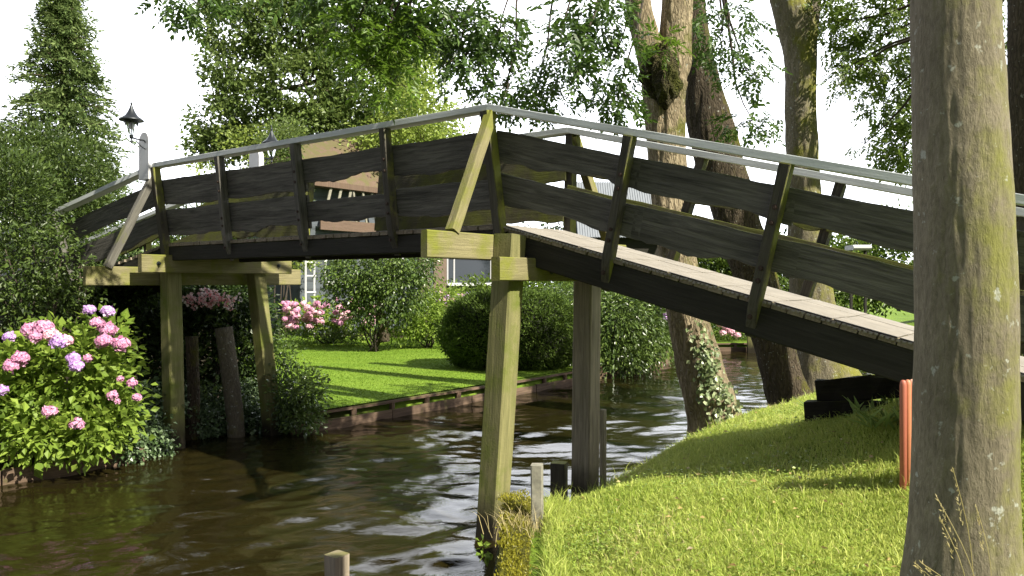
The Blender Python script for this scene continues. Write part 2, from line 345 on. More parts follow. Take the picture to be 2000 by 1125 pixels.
m = NT('canal_water'); m.base((.013, .0105, .003)); m.b.inputs['Roughness'].default_value = .015; m.b.inputs['IOR'].default_value = 1.33
m.b.inputs['Specular IOR Level'].default_value = .6
w3 = m.noise(m.coord('Object', (.8, 1.2, 1)), 9, 4, .6, .5); m.bump(w3, .12, .03); M['water'] = m.m
wx = np.concatenate([[-90, -40, -20, -12], np.arange(-9, 10, .05), [13, 20, 40, 90]])
wy = [3.4]
while wy[-1] < 28.5: wy.append(wy[-1]+.028+.0035*(wy[-1]-3.4))
wy = np.concatenate([[-40, -15, -5, 0, 2], wy, [32, 45]])
WX, WY = np.meshgrid(wx, wy); WZ = np.zeros_like(WX); r_w = np.random.default_rng(3)
for i in range(46):
    lam = .16*(1.07**i)*.9; lam = min(lam, 1.9); th = R(92)+r_w.normal()*.62
    kx, ky = 6.283/lam*math.cos(th), 6.283/lam*math.sin(th); ph = r_w.uniform(0, 6.28)
    env = .55+.45*np.sin(WX*r_w.uniform(.3, .9)+r_w.uniform(0, 6))*np.sin(WY*r_w.uniform(.3, .9)+r_w.uniform(0, 6))
    WZ += env*lam/6.283*(.026 if lam > .6 else .038 if lam > .24 else .030)*np.sin(kx*WX+ky*WY+ph+.8*np.sin(WX*1.3+WY*.7+i))
calm = .55+.45*np.sin(WX*.55+.9*np.sin(WY*.4)+1.2)*np.sin(WY*.37+.7*np.sin(WX*.5)); calm = .55+.75*calm
WZ *= calm*((WX > -9.2) & (WX < 10.2) & (WY > 3) & (WY < 29)); wf = gridfaces(len(wx), len(wy))
tag(mesh_obj('water', np.stack([WX.ravel(), WY.ravel(), WZ.ravel()], 1), np.arange(len(wf))*4, np.full(len(wf), 4), wf.ravel(), M['water'], None, None, True), kind='structure')

# lawn: fine sheet a little above the ground
lawn_poly = [(-3.3, 12.15), (.42, 16.95), (4.1, 22.1), (3.4, 24.3), (0, 27.0), (-4, 28.6), (-9.6, 31), (-9.2, 24), (-6, 16)]
import mathutils.geometry as mg
def inpoly(x, y, pl):
    ins = np.zeros(x.shape, bool); n = len(pl)
    for i in range(n):
        ax, ay = pl[i]; bx, by = pl[(i+1) % n]
        if ay != by: ins ^= ((ay > y) != (by > y)) & (x < (bx-ax)*(y-ay)/(by-ay)+ax)
    return ins
lm = MB(); lm.add([(x, y, .318) for x, y in lawn_poly], [tuple(range(len(lawn_poly)))])
m = NT('mown_lawn'); o_ = m.coord('Object'); mp = m.n('ShaderNodeMapping'); mp.inputs['Rotation'].default_value = (0, 0, R(-8)); mp.inputs['Scale'].default_value = (.25, 1.6, 1); m.ln(o_, mp.inputs['Vector'])
n1 = m.noise(mp.outputs[0], 1.1, 4); n2 = m.noise(o_, 40, 4)
c = m.ramp(n1, [(.3, (.10, .18, .016)), (.7, (.18, .265, .032))]); c = m.mix(m.ramp(n2, [(.4, 0.), (.8, .5)]), c, (.09, .17, .012))
m.base(c); m.b.inputs['Roughness'].default_value = .95; m.b.inputs['Specular IOR Level'].default_value = .1; m.bump(n2, .7, .02)
tag(lm.build('lawn', m.m), kind='structure')
pm = MB(); pm.add([(-11.9, 32.5, .33), (-8.9, 32.5, .33), (-13, 46, .33), (-18, 46, .33)], [(0, 1, 2, 3)])
tag(pm.build('path', plain('pale_paving', (.62, .57, .52), .9, noise=.1)), kind='structure')

# ------------------------------------------------------------------ leaf builders
def unit(a): return a/(np.linalg.norm(a, axis=1, keepdims=True)+1e-9)
def leaf_v(c, d, n, L, W, fold=.25):
    """c base points, d tip directions, n face normals, L lengths, W widths -> folded leaf of 4 verts"""
    d = unit(d); s = unit(np.cross(d, n)); n = np.cross(s, d)
    L = np.broadcast_to(np.asarray(L, float), (len(c),))[:, None]; W = np.broadcast_to(np.asarray(W, float), (len(c),))[:, None]
    mid = c+d*L*.45; a = mid+s*W*.5+n*W*fold; b = mid-s*W*.5+n*W*fold
    return np.stack([c, a, c+d*L-n*L*.08, b], 1).reshape(-1, 3)
def leaf_obj(name, V, mat, parent=None):
    N = len(V)//4; k = np.arange(N)[:, None]*4
    f = np.concatenate([k+0, k+1, k+2, k+0, k+2, k+3], 1).ravel()
    return mesh_obj(name, V, np.arange(2*N)*3, np.full(2*N, 3), f, mat, parent)
def rnd_ball(n, shell=.5):
    d = unit(rng.normal(size=(n, 3))); return d*(rng.random((n, 1))**(1/3*(1-shell)+.02))
def clusters(blobs, dens, rc, k, flat=.7):
    """blobs [(centre, (rx,ry,rz))] -> leaf positions and outward directions; dens = clusters per blob"""
    cs = []; ds = []
    for bi, (c, r) in enumerate(blobs):
        nc = dens[bi] if hasattr(dens, '__len__') else dens
        q = rnd_ball(nc, .45); pc = V3(*c)+q*V3(*r)
        pp = np.repeat(pc, k, 0)+np.clip(rng.normal(size=(nc*k, 3)), -2, 2)*V3(1, 1, flat)*rc
        cs.append(pp); ds.append(np.repeat(q, k, 0)+unit(pp-np.repeat(pc, k, 0))*.9)
    return np.concatenate(cs), np.concatenate(ds)
def foliage(blobs, dens, rc, k, L, W, droop=.3, up=.8, flat=.7, fold=.2):
    c, d = clusters(blobs, dens, rc, k, flat); n = len(c)
    d = unit(d)+rng.normal(size=(n, 3))*.5+V3(0, 0, -droop)
    nn = rng.normal(size=(n, 3))*.6+V3(0, 0, up)+unit(d)*0.2
    s = rng.uniform(.45, 1.35, n)
    return leaf_v(c, d, nn, L*s, W*s, fold)
def sprigs(blobs, nsp, L=.3, nl=9, ll=.09, lw=.03, droop=.5):
    lw *= 1.12
    """compound leaves: leaflets in pairs along a drooping rachis"""
    out_ = []
    for bi, (c, r) in enumerate(blobs):
        n = nsp[bi] if hasattr(nsp, '__len__') else nsp
        q = rnd_ball(n, .2); p0 = V3(*c)+q*V3(*r)
        a = unit(rng.normal(size=(n, 3))*V3(1, 1, .5)+q*.6+V3(0, 0, -droop)); upn = unit(rng.normal(size=(n, 3))*.35+V3(0, 0, 1))
        s = unit(np.cross(a, upn)); nn = np.cross(s, a); sc = rng.uniform(.7, 1.2, n)[:, None]
        for i in range(nl):
            if i == nl-1: t = 1.; dd = a
            else:
                t = .3+.65*(i//2)/max(1, (nl-1)//2); dd = a*.75+s*(1 if i % 2 else -1)*.9
            pos = p0+a*L*sc*t+V3(0, 0, -1)*(t*t*L*.25)
            out_.append(leaf_v(pos, dd+rng.normal(size=(n, 3))*.12+V3(0, 0, -.15), nn+rng.normal(size=(n, 3))*.2, ll*sc[:, 0], lw*sc[:, 0], .15))
    return np.concatenate(out_)
def curve(pts, n):
    pts = np.array(pts, float); m_ = len(pts); out_ = []
    for t in np.linspace(0, m_-1, n):
        i = min(int(t), m_-2); f = t-i; p = [pts[max(0, min(m_-1, i+k))] for k in (-1, 0, 1, 2)]
        out_.append(.5*((2*p[1])+(-p[0]+p[2])*f+(2*p[0]-5*p[1]+4*p[2]-p[3])*f*f+(-p[0]+3*p[1]-3*p[2]+p[3])*f**3))
    return np.array(out_)
def trunk_mb(st, Y, n=48, rings=70, wob=.05, mb=None, lobes=None, ground_ext=None, Yend=None, rough=None):
    """st: (px, py, half width px) stations at distance Y"""
    mb = mb or MB(); q = []
    for k, (px, py, hw) in enumerate(st):
        yy = Y if Yend is None else Y+(Yend-Y)*k/(len(st)-1)
        p = P(px, py, yy); q.append((p[0], p[1], p[2], hw/FX*yy))
    q = curve(q, rings)
    mb.tube(q[:, :3], list(q[:, 3]), n, True, wob, lobes, rough); return mb
def branch(mb, p0, p1, r0, r1=.006, sag=.0, n=7, seg=8, jit=.06):
    p0 = V3(*p0); p1 = V3(*p1); L = np.linalg.norm(p1-p0)
    pts = [p0+(p1-p0)*t+V3(0, 0, -sag*4*t*(1-t))+(rng.normal(size=3)*jit*L*.35 if 0 < t < 1 else 0) for t in np.linspace(0, 1, 5)]
    pts = curve(pts, seg); mb.tube(pts, [r0+(r1-r0)*(i/(seg-1)) for i in range(seg)], n)
def blobpx(*L): return [(P(px, py, Y), (rx/FX*Y, ry_, rz/FX*Y)) for px, py, Y, rx, rz, ry_ in L]

# ------------------------------------------------------------------ the footbridge
ZR, ZD = 4.055, 2.91
LO = O-U*6.08; U2 = nrm(V3(-.88, .475, 0))
SEC = {'right': (O, U, -.27, 5.3), 'centre': (O, -U, 0., 6.08), 'left': (LO, U2, -.235, 6.6)}
bridge = thing('footbridge', B(0, .7, 0), 'weathered wooden footbridge with white handrails arching over the canal on four mossy piles', 'footbridge')
def secpt(sec, t, v, dz):
    o0, d, sl, L = SEC[sec]; return o0+d*t+VV*v+V3(0, 0, ZR+sl*t+dz)
def secup(sec):
    o0, d, sl, L = SEC[sec]; return nrm(V3(-sl*d[0], -sl*d[1], 1))
def wav(amp, seed):
    r = random.Random(seed); ph = [r.uniform(0, 6.28) for _ in range(5)]; fr = [r.uniform(.6, 1.6), r.uniform(2, 4), r.uniform(5, 9), 14]
    return lambda t: amp*(.9*math.sin(fr[0]*6.28*t+ph[0])+.4*math.sin(fr[1]*6.28*t+ph[1])+.16*math.sin(fr[2]*6.28*t+ph[2])+.08*math.sin(fr[3]*6.28*t+ph[3]))
DROPS = {'right': ((.235, .495), (.64, .915)), 'centre': ((.235, .565), (.69, 1.0)), 'left': ((.24, .54), (.68, .97))}
TPOST = {'right': [1.52, 2.82, 4.2, 5.2], 'centre': [1.42, 2.93, 4.5], 'left': [.05, 2.4, 4.4, 6.0]}
LEAN = .13
seed = 0
for side in (0, 1):
    v0 = 0. if side == 0 else 1.4; sg = -1 if side == 0 else 1     # sg: outward
    vat = lambda dz: v0-sg*LEAN*(-dz)/1.14                          # rail leans outwards towards the top
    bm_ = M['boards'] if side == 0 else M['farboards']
    for sec in ('centre', 'right', 'left'):
        o0, d, sl, L = SEC[sec]; up = secup(sec)
        r = MB(); r.plank(secpt(sec, 0, v0, -.032), secpt(sec, L, v0, -.032), .15, .062, up, c=.003, seg=14, jit=.0012)
        r.build('handrail', M['rail'], bridge)
        edges = [0]+TPOST[sec]+([L] if TPOST[sec][-1] < L-.2 else [])
        edges = sorted(set(edges))
        for a_, b_ in zip(edges[:-1], edges[1:]):
            if b_-a_ < .2 or (side == 1 and sec == 'centre' and 2.5 < a_ < 3.5): continue
            for di, (t0, t1) in enumerate(DROPS[sec]):
                if side and sec == 'centre': t0 -= .01; t1 += .035
                elif sec == 'centre' and 1 < a_ < 2: t0, t1 = ((.235, .50), (.735, .985))[di]
                elif sec == 'centre' and a_ > 2: t0, t1 = ((.235, .60), (.655, 1.02))[di]
                seed += 1; zc = -(t0+t1)/2; k = MB()
                e = .05
                k.plank(secpt(sec, a_-e+(.05 if a_ == 0 else 0), vat(zc)-sg*.03, zc), secpt(sec, b_+e*.6, vat(zc)-sg*.03, zc-.004), .034, (t1-t0), V3(0, 0, 1)+VV*sg*LEAN/1.14, c=.005, seg=26,
                        bot=wav(.019 if (seed % 3) else .034, seed), top=wav(.005, seed+99), jit=.001)
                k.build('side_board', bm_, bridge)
        for t in TPOST[sec]:
            if sec == 'left' and t < .1: continue
            k = MB(); slope_shift = up*1.0
            top = secpt(sec, t, v0+sg*.045, -.066); ln = 1.36
            axis_ = nrm(up+VV*sg*LEAN/1.14); bt = top-axis_*ln
            cut = lambda q: .085*max(0, 1-q/.20)
            k.plank(bt, top, .085, .108, VV, c=.006, seg=12, jit=.0015, bot=cut if sg < 0 else None, top=None if sg < 0 else (lambda q: -cut(q)))
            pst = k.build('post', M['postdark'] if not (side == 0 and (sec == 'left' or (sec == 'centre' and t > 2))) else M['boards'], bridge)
            if side == 0 and sec != 'left':
                for dz in (.33, .45, .80, .9, 1.19):
                    b_ = MB()
                    c_ = top-axis_*dz-VV*.052; b_.tube([c_, c_-VV*.014], .013, 8); b_.tube([c_, c_-VV*.004], .022, 10)
                    b_.build('bolt', M['rust'], pst)
        # edge beams under the deck
        zb = -(ZR-ZD)-.045-(.10 if sec == 'centre' else .125)
        hb = .20 if sec == 'centre' else .25
        k = MB(); k.plank(secpt(sec, 0 if sec != 'right' else .01, v0-sg*(LEAN+.03), zb), secpt(sec, L, v0-sg*(LEAN+.03), zb), .11, hb, up, seg=6, jit=.001)
        k.build('beam', M['beam'], bridge)
    for u_ in (0., -6.08):     # posts at the two breaks of the deck
        top = B(u_-.02, v0+sg*.045, ZR-.066); k = MB()
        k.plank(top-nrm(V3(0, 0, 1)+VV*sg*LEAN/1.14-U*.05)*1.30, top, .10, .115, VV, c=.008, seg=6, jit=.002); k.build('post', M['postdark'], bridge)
# deck: cross boards and the anti-slip panels on them
for sec in ('centre', 'right', 'left'):
    o0, d, sl, L = SEC[sec]; up = secup(sec); n = int(L/.125); k = MB()
    for i in range(n):
        t = (i+.5)*L/n; e = random.uniform(-.012, .012)
        k.plank(secpt(sec, t, LEAN-.035+e, -(ZR-ZD)-.022), secpt(sec, t, 1.4-LEAN+.035+e, -(ZR-ZD)-.022), L/n-.008, .04, up, c=.003)
    deck = k.build('deck', M['grey'], bridge)
    k = MB(); np_ = int(L/.42)
    for i in range(np_):
        for j in range(3):
            w_ = (1.4-2*LEAN-.02)/3; va = LEAN+.01+j*w_; ta = i*L/np_+(.008); tb = (i+1)*L/np_-.008
            zz = -(ZR-ZD)+.004+random.uniform(0, .004)
            k.plank(secpt(sec, ta, va+w_/2, zz), secpt(sec, tb, va+w_/2, zz), w_-.014, .006, up, c=.002)
    for i in range(int(L/.036) if sec == 'right' else 0):    # ragged edge of the mat
        t = (i+.5)*.036; e = random.uniform(-.004, .007)
        k.plank(secpt(sec, t-.011, LEAN-.045, -(ZR-ZD)-.004-e), secpt(sec, t+.011, LEAN-.045, -(ZR-ZD)-.004-e), .022, .016, up, c=.002)
    k.build('anti_slip_mat', M['mat'], deck)
# piles
for top, foot in ((B(.24, -.02, 2.80), V3(-.215, 7.26, -.4)), (B(.24, 1.36, 2.62), V3(.765, 8.25, -.4)),
                  (B(-6.12, .2, 2.60), V3(-4.76, 11.05, -.4)), (B(-6.12, 1.62, 2.60), V3(-3.62, 12.0, -.4))):
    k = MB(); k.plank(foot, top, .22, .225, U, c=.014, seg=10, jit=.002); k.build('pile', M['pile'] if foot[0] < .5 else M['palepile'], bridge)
def crossbeam(name, u0, v0, v1, z0, z1, th, bolts=()):
    k = MB(); k.plank(B(u0, v0, (z0+z1)/2), B(u0, v1, (z0+z1)/2), th, z1-z0, c=.01, seg=8, jit=.001); o = k.build(name, M['green'], bridge)
    for bu, bv, bz in bolts:
        b_ = MB(); b_.tube([B(bu, bv, bz), B(bu+.05, bv, bz)], .016, 8); b_.tube([B(bu+.005, bv, bz), B(bu+.012, bv, bz)], .03, 10)
        b_.build('bolt', M['black'], o)
crossbeam('cap_beam', .395, -.44, 1.80, 2.365, 2.58, .10, [(.445, .36, 2.46)])
crossbeam('cap_beam', -5.95, -.34, 2.16, 2.49, 2.745, .10, [(-5.90, -.1, 2.62), (-5.90, 1.9, 2.62)])
crossbeam('outrigger', .09, -1.03, 2.43, 2.56, 2.80, .075, [(.13, .0, 2.7)])
crossbeam('outrigger', -6.30, -.92, 2.62, 2.31, 2.575, .08)
for (a_, b_) in ((B(.09, -.67, 2.80), B(.02, -.03, 3.97)), (B(.09, 2.07, 2.80), B(.02, 1.43, 3.97)),
                 (B(-6.28, -.62, 2.56), B(-6.16, -.05, 3.84)), (B(-6.28, 2.3, 2.56), B(-6.16, 1.62, 3.84))):
    k = MB(); k.plank(a_, b_, .10, .10, U, c=.008, seg=8, jit=.002); k.build('brace', M['green'] if a_[0] > -3 else M['brace'], bridge)
def lamp_board(u, v):
    """white upright board with a rounded top"""
    k = MB(); w_, th, z0, z1 = .27, .09, 3.82, 4.50; pr = [(-w_/2, z0), (w_/2, z0)]
    for i in range(9):
        a_ = math.pi*i/8; pr.append((w_/2*math.cos(a_), z1-w_/2+w_/2*math.sin(a_)))
    n = len(pr); vs = [B(u+x, v-th/2, z) for x, z in pr]+[B(u+x, v+th/2, z) for x, z in pr]
    fs = [tuple(range(n)), tuple(range(2*n-1, n-1, -1))]+[((i+1) % n, i, n+i, n+(i+1) % n) for i in range(n)]
    k.add(vs, fs); return k.build('lamp_board', M['white'], bridge)
lamp_board(-6.25, -.085); lamp_board(-6.2, 1.70)
def lantern(u, v, sg, label):
    c_ = B(u, v, 0); t = thing('lantern', (c_[0], c_[1], 4.37), label, 'lantern', 'lanterns on the bridge')
    k = MB(); bo = B(u, v-sg*.22, 4.33)
    k.tube([bo-VV*sg*-.0, B(u, v-sg*.18, 4.37), B(u, v-sg*.1, 4.375), B(u, v, 4.385)], .012, 8)
    k.tube([B(u, v-sg*.2, 4.25), B(u, v-sg*.14, 4.28), B(u, v-sg*.06, 4.36)], .008, 6)
    k.lathe(B(u, v, 4.31), [(.004, 0), (.02, .02), (.008, .05), (.028, .08), (.03, .11), (.01, .12)], 12)
    k.tube([B(u, v-sg*.235, 4.30), B(u, v-sg*.205, 4.30)], .06, 14); k.build('bracket', M['black'], t)
    k = MB(); k.lathe(B(u, v, 4.62), [(.162, 0), (.165, .012), (.135, .035), (.085, .075), (.052, .125), (.03, .175), (.018, .21), (.012, .23), (.02, .24), (.006, .26), (.004, .31)], 28)
    k.lathe(B(u, v, 4.60), [(.1, 0), (.105, .025)], 20)
    for a_ in range(4):
        th = a_*math.pi/2+.5; r0, r1 = .038, .095
        k.tube([B(u, v, 4.42)+V3(math.cos(th)*r0, math.sin(th)*r0, 0), B(u, v, 4.61)+V3(math.cos(th)*r1, math.sin(th)*r1, 0)], .004, 5)
    k.build('hood', M['black'], t, True)
    k = MB(); k.lathe(B(u, v, 4.42), [(.034, 0), (.055, .03), (.088, .18)], 20, False); gl = k.build('glass', M['glass'], t, True)
    k = MB(); k.lathe(B(u, v, 4.50), [(.006, 0), (.03, .02), (.034, .045), (.022, .08), (.016, .11)], 14); k.build('bulb', M['white'], gl, True)
lantern(-6.2, -.33, -1, 'black hooded lantern on the near white board, against open sky')
lantern(-6.2, 1.99, 1, 'black hooded lantern half hidden behind the near handrail')

# ------------------------------------------------------------------ waterside timber
def edging(name, path, label, post_step=.85, zt=.27, lb=.15, mat='edging', gap=True):
    t = thing(name, (path[0][0], path[0][1], 0), label, 'bank edging')
    for (ax, ay), (bx, by) in zip(path[:-1], path[1:]):
        a_, b_ = V3(ax, ay, 0), V3(bx, by, 0); d = nrm(b_-a_); nr = V3(-d[1], d[0], 0); L = np.linalg.norm(b_-a_)
        nb = max(1, round(L/2.4))
        for i in range(nb):
            p = a_+d*(L*i/nb+.01)-nr*.01; q = a_+d*(L*(i+1)/nb-.01)-nr*.01
            k = MB(); k.plank(p+V3(0, 0, lb/2-.1+random.uniform(-.01, .01)), q+V3(0, 0, lb/2-.1+random.uniform(-.01, .01)), .05, lb+.2, seg=8, jit=.004, top=wav(.006, i+int(ax*7))); k.build('lower_board', M[mat], t)
        k = MB(); k.plank(a_+nr*.07+V3(0, 0, zt), b_+nr*.07+V3(0, 0, zt), .10, .045, seg=10, jit=.004); k.build('top_rail', M[mat], t)
        for i in range(int(L/post_step)):
            c_ = a_+d*(i+.5)*post_step+nr*.05; k = MB()
            k.tube([c_+V3(0, 0, -.3), c_+V3(0, 0, zt-.01)], .05, 9, True, .05); k.build('short_post', M[mat], t)
    return t
edging('timber_edging', [(-14, -3), (-8.4, 6.2), (-5.9, 9.02), (-4.82, 10.3)], 'brown plank edging under the pink hydrangea at the left water line', zt=.30, lb=.19)
edging('timber_edging', [(-3.40, 12.0), (.5, 16.8), (4.25, 22), (4.8, 23.6)], 'low plank edging with short posts along the mown lawn')
edging('timber_edging', [(5.7, 25.9), (7.0, 26.5), (9.4, 26.7), (16, 27.4)], 'distant plank edging closing the canal behind the leaning trunks', post_step=1.2)
ME = thing('mossy_edging', (0, 5.4, 0), 'moss covered plank edging along the near grass, left of the small white post', 'bank edging')
k = MB(); k.plank((-.04, -1, .46), (-.02, 4.3, .46), .21, .16, c=.03, seg=10, jit=.006); k.plank((-.02, 4.32, .47), (.06, 6.45, .49), .21, .17, c=.03, seg=14, jit=.008); k.build('top_beam', M['moss'], ME)
k = MB(); k.plank((-.16, -1, .15), (-.13, 4.3, .15), .05, .6, seg=6); k.plank((-.13, 4.31, .15), (-.04, 6.5, .15), .05, .6, seg=6); k.build('face_board', M['beam'], ME)
k = MB(); k.plank((.03, 6.50, .12), (.5, 7.05, .10), .06, .55, seg=6, jit=.004); k.build('face_board', M['beam'], ME)
k = MB()
for x, y, z, r in ((.02, 6.35, .56, .1), (.08, 6.15, .55, .12), (.1, 6.45, .52, .12), (.0, 5.9, .55, .07)):
    k.lathe((x, y, z-.05), [(r, 0), (r*.9, .04), (r*.6, .075), (r*.2, .09)], 14)
k.build('moss_cushion', M['moss'], ME, True)
c_, d_ = clusters([((.02, 5.4, .56), (.10, 1.1, .015)), ((.05, 6.3, .58), (.14, .3, .05)), ((-.02, 4.4, .55), (.10, .5, .02))], [260, 130, 110], .02, 10, .3)
leaf_obj('moss_tufts', leaf_v(c_, rng.normal(size=c_.shape)*.6+V3(0, 0, 1), rng.normal(size=c_.shape), .022, .010), leafmat('moss_tuft', (.12, .12, .01), (.20, .19, .015), (.30, .28, .03), .2), ME)

def stake(name, p, z0, z1, w_, d_, mat, label, cat, rot=.3, lean=(0, 0)):
    k = MB(); k.plank((p[0], p[1], z0), (p[0]+lean[0], p[1]+lean[1], z1), w_, d_, (math.sin(rot), math.cos(rot), 0), c=.008, seg=5, jit=.003)
    o = k.build(name, M[mat]); return tag(o, label, cat)
p = P(1050, 1000, 5.95); stake('short_post', (p[0], p[1]), .35, P(0, 907, 5.95)[2], .088, .1, 'oldwhite', 'short whitish weathered post at the corner of the near grass', 'post', .1, (-.005, 0))
p = P(658, 1080, 5.6); stake('mooring_stake', (p[0], p[1]), -.6, P(0, 1082, 5.6)[2], .13, .13, 'grey', 'square wooden stake standing in the water at the bottom edge', 'stake', .65)
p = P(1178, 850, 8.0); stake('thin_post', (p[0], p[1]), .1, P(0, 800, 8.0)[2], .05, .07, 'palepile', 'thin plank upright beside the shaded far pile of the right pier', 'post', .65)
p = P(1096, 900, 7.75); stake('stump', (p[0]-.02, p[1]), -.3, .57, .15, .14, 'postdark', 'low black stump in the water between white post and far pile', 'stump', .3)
def roundpile(px, py0, py1, Yd, hw, lean, label, mat):
    a_, b_ = P(px+lean, py1, Yd), P(px, py0, Yd+.1); k = MB(); r = hw/FX*Yd
    k.tube(curve([(*a_, r), (*((a_+b_)/2+V3(.02, 0, 0)), r*1.04), (*b_, r*.95)], 14)[:, :3], r, 18, True, .05)
    return tag(k.build('round_pile', mat, None, True), label, 'pile')
roundpile(374, 657, 890, 11.75, 12, 3, 'thin dark round pile close to the near left pile', M['barkC'])
roundpile(437, 640, 885, 11.9, 17, 27, 'thicker grey round pile leaning, between the two left bridge piles', M['barkD'])

# retaining logs below the ramp
M['black_timber'] = wood('black_timber', (.008, .007, .006), (.028, .025, .02), (.04, .045, .01), .25)
RL = thing('retaining_wall', B(2.6, 1.55, 1.2), 'black timber sleepers stacked under the low end of the ramp', 'retaining wall'); RL['kind'] = 'thing'
for i, (ua, ub, z0, z1, vv) in enumerate(((2.60, 5.4, 1.38, 1.72, 1.5), (2.52, 5.4, 1.17, 1.42, 1.44), (2.58, 5.4, .98, 1.2, 1.48))):
    k = MB(); k.plank(B(ua, vv, z0), B(ub, vv, z1), .12, .19, seg=24, jit=.012, top=wav(.010, i), bot=wav(.008, i+5)); k.build('sleeper', M['black_timber'], RL)

# red slatted post at the right trunk
RP = thing('slatted_panel', P(1770, 975, 5.0), 'terracotta red slatted panel with rounded tops, beside the big trunk', 'panel')
pc = [(.36, .11, .07), (.50, .19, .10), (.66, .38, .28), (.48, .11, .13), (.42, .13, .07)]
for i in range(5):
    a_ = P(1764+i*9.0, 985, 5.0+.02*i); tp = P(1764+i*9.0, 742, 5.0)[2]; k = MB()
    k.tube([(a_[0], a_[1], .55), (a_[0], a_[1], tp-.035), (a_[0], a_[1], tp-.015), (a_[0], a_[1], tp-.003), (a_[0], a_[1], tp)], [.021, .021, .0185, .012, .004], 14)
    k.build('slat', plain('red_paint', pc[i], .55, noise=.15, nscale=20), RP, True)

# ------------------------------------------------------------------ trees
def tree(name, loc, label, cat='tree', group=None): return thing(name, loc, label, cat, group)
# big foreground trunk
fl = lambda t, th: 1+.22*max(0, 1-t*4.2)**2*(1+.45*math.sin(3*th+1)+.3*math.sin(5*th))
T = tree('tree_trunk', (1.7, 2.95, .8), 'thick greenish trunk filling the right foreground')
st = [(1885, 1330, 126), (1882, 1200, 118), (1881, 1125, 110), (1884, 980, 99), (1887, 800, 95), (1887, 600, 93), (1882, 400, 90), (1876, 250, 87), (1871, 100, 83), (1866, -60, 80), (1862, -300, 76)]
st = [(x_-2, y_, h_*.955) for x_, y_, h_ in st]
k = trunk_mb(st, 2.95, 260, 420, .016, None, lambda t, th: 1+.02*math.sin(9*th+t*20)*max(0, 1-t*3), rough=(.0028, 17, .22))
trunkA = k.build('trunk', M['barkA'], T, True)
k = MB()
for px, py, r in ((1972, 330, .022), (1985, 768, .03), (1930, 300, .02)):
    c_ = P(px-8, py, 2.93); k.tube([c_+V3(-.04, 0, 0), c_+V3(-.01, -.005, .004), c_+V3(.006, -.008, .01), c_+V3(.014, -.01, .014)], [r*2.0, r*1.5, r, r*.4], 12)
k.build('knot', M['barkA'], T, True)
# forked ash
T = tree('ash_tree', P(1395, 815, 10.3), 'forked ash with a mossy burl and ivy at its foot, leaning over the water')
k = trunk_mb([(1405, 850, 62), (1395, 812, 52), (1378, 755, 47), (1360, 690, 43), (1338, 600, 38), (1322, 500, 35), (1308, 400, 36), (1303, 300, 38), (1299, 220, 40), (1298, 160, 46), (1316, 110, 34), (1323, 0, 30), (1330, -160, 28), (1345, -420, 24)], 10.3, 130, 330, .03, rough=(.016, 9, .2))
k = trunk_mb([(1292, 215, 26), (1280, 150, 28), (1262, 80, 27), (1246, 0, 25), (1230, -130, 23), (1190, -400, 18)], 10.25, 90, 160, .03, k, rough=(.013, 9, .2))
k.build('trunk', M['barkB'], T, True)
k = MB(); c_ = P(1290, 150, 9.95); q = curve([(*P(1308, 215, 10.1), .05), (*P(1300, 185, 10.03), .17), (*P(1290, 145, 10.02), .25), (*P(1286, 115, 10.06), .20), (*P(1286, 96, 10.15), .05)], 60)
k.tube(q[:, :3], list(q[:, 3]), 80, True, .10, None, (.06, 5, 1.)); k.build('burl', M['burl'], T, True)
sp = sprigs([(P(1288, 85, 9.75), (.22, .12, .16))], 26, .22, 9, .09, .028, -.1); leaf_obj('sucker_foliage', sp, M['ashlit'], T)
c_, d_ = clusters([(P(1385, 745, 9.95), (.10, .05, .42)), (P(1412, 790, 9.95), (.12, .08, .25)), (P(1365, 675, 10.0), (.07, .04, .25))], [34, 26, 10], .07, 8, 1)
leaf_obj('ivy', leaf_v(c_, rng.normal(size=c_.shape)*.6+V3(0, -.3, -.6), rng.normal(size=c_.shape)*.4+V3(.3, -1, .2), .065, .06, .1), M['ivypale'], T)
# ash crown: sprays hanging into the top of the view
AB = blobpx((880, 40, 8.6, 75, 50, .8), (905, 120, 8.6, 50, 55, .5), (975, 60, 8.8, 60, 40, .6), (985, 170, 8.8, 45, 40, .5), (1040, 195, 9.2, 60, 30, .5), (1090, 95, 8.9, 60, 42, .6),
            (1160, 30, 9.3, 70, 45, .7), (1200, 110, 9.4, 45, 55, .5), (1205, 190, 9.6, 45, 45, .5), (790, 20, 8.4, 80, 42, .8), (1410, 60, 11, 70, 75, .8), (1455, 130, 11, 50, 50, .6), (1470, 235, 11.2, 55, 30, .5), (700, -10, 8.2, 90, 30, .6), (1120, 150, 9, 60, 25, .4), (350, 2, 8.6, 50, 14, .3), (420, -12, 8.5, 40, 16, .3), (590, -20, 8.4, 90, 22, .4))
leaf_obj('crown', sprigs(AB, [140, 62, 88, 52, 56, 88, 120, 62, 66, 120, 130, 58, 44, 100, 32, 34, 22, 50], .25, 9, .092, .038, .6), M['ash'], T)
k = MB(); o_ = P(1250, -60, 10)
for i, (c_, r_) in enumerate(AB):
    if c_[0] < P(1240, 0, 10)[0]+.3:
        top_ = V3(c_[0]+.5, c_[1]+.2, 7.0); branch(k, top_, c_, .022, .007, .1); branch(k, o_+V3(0, 0, .8), top_, .06, .022, -.1)
        for j in range(5): branch(k, c_+V3(.05, 0, .1), c_+rnd_ball(1, .8)[0]*V3(*r_), .008, .003)
    else:
        branch(k, P(1400, -80, 11), c_, .03, .007, .05)
        for j in range(5): branch(k, c_, c_+rnd_ball(1, .8)[0]*V3(*r_), .008, .003)
k.build('branchwork', M['twig'], T, True)
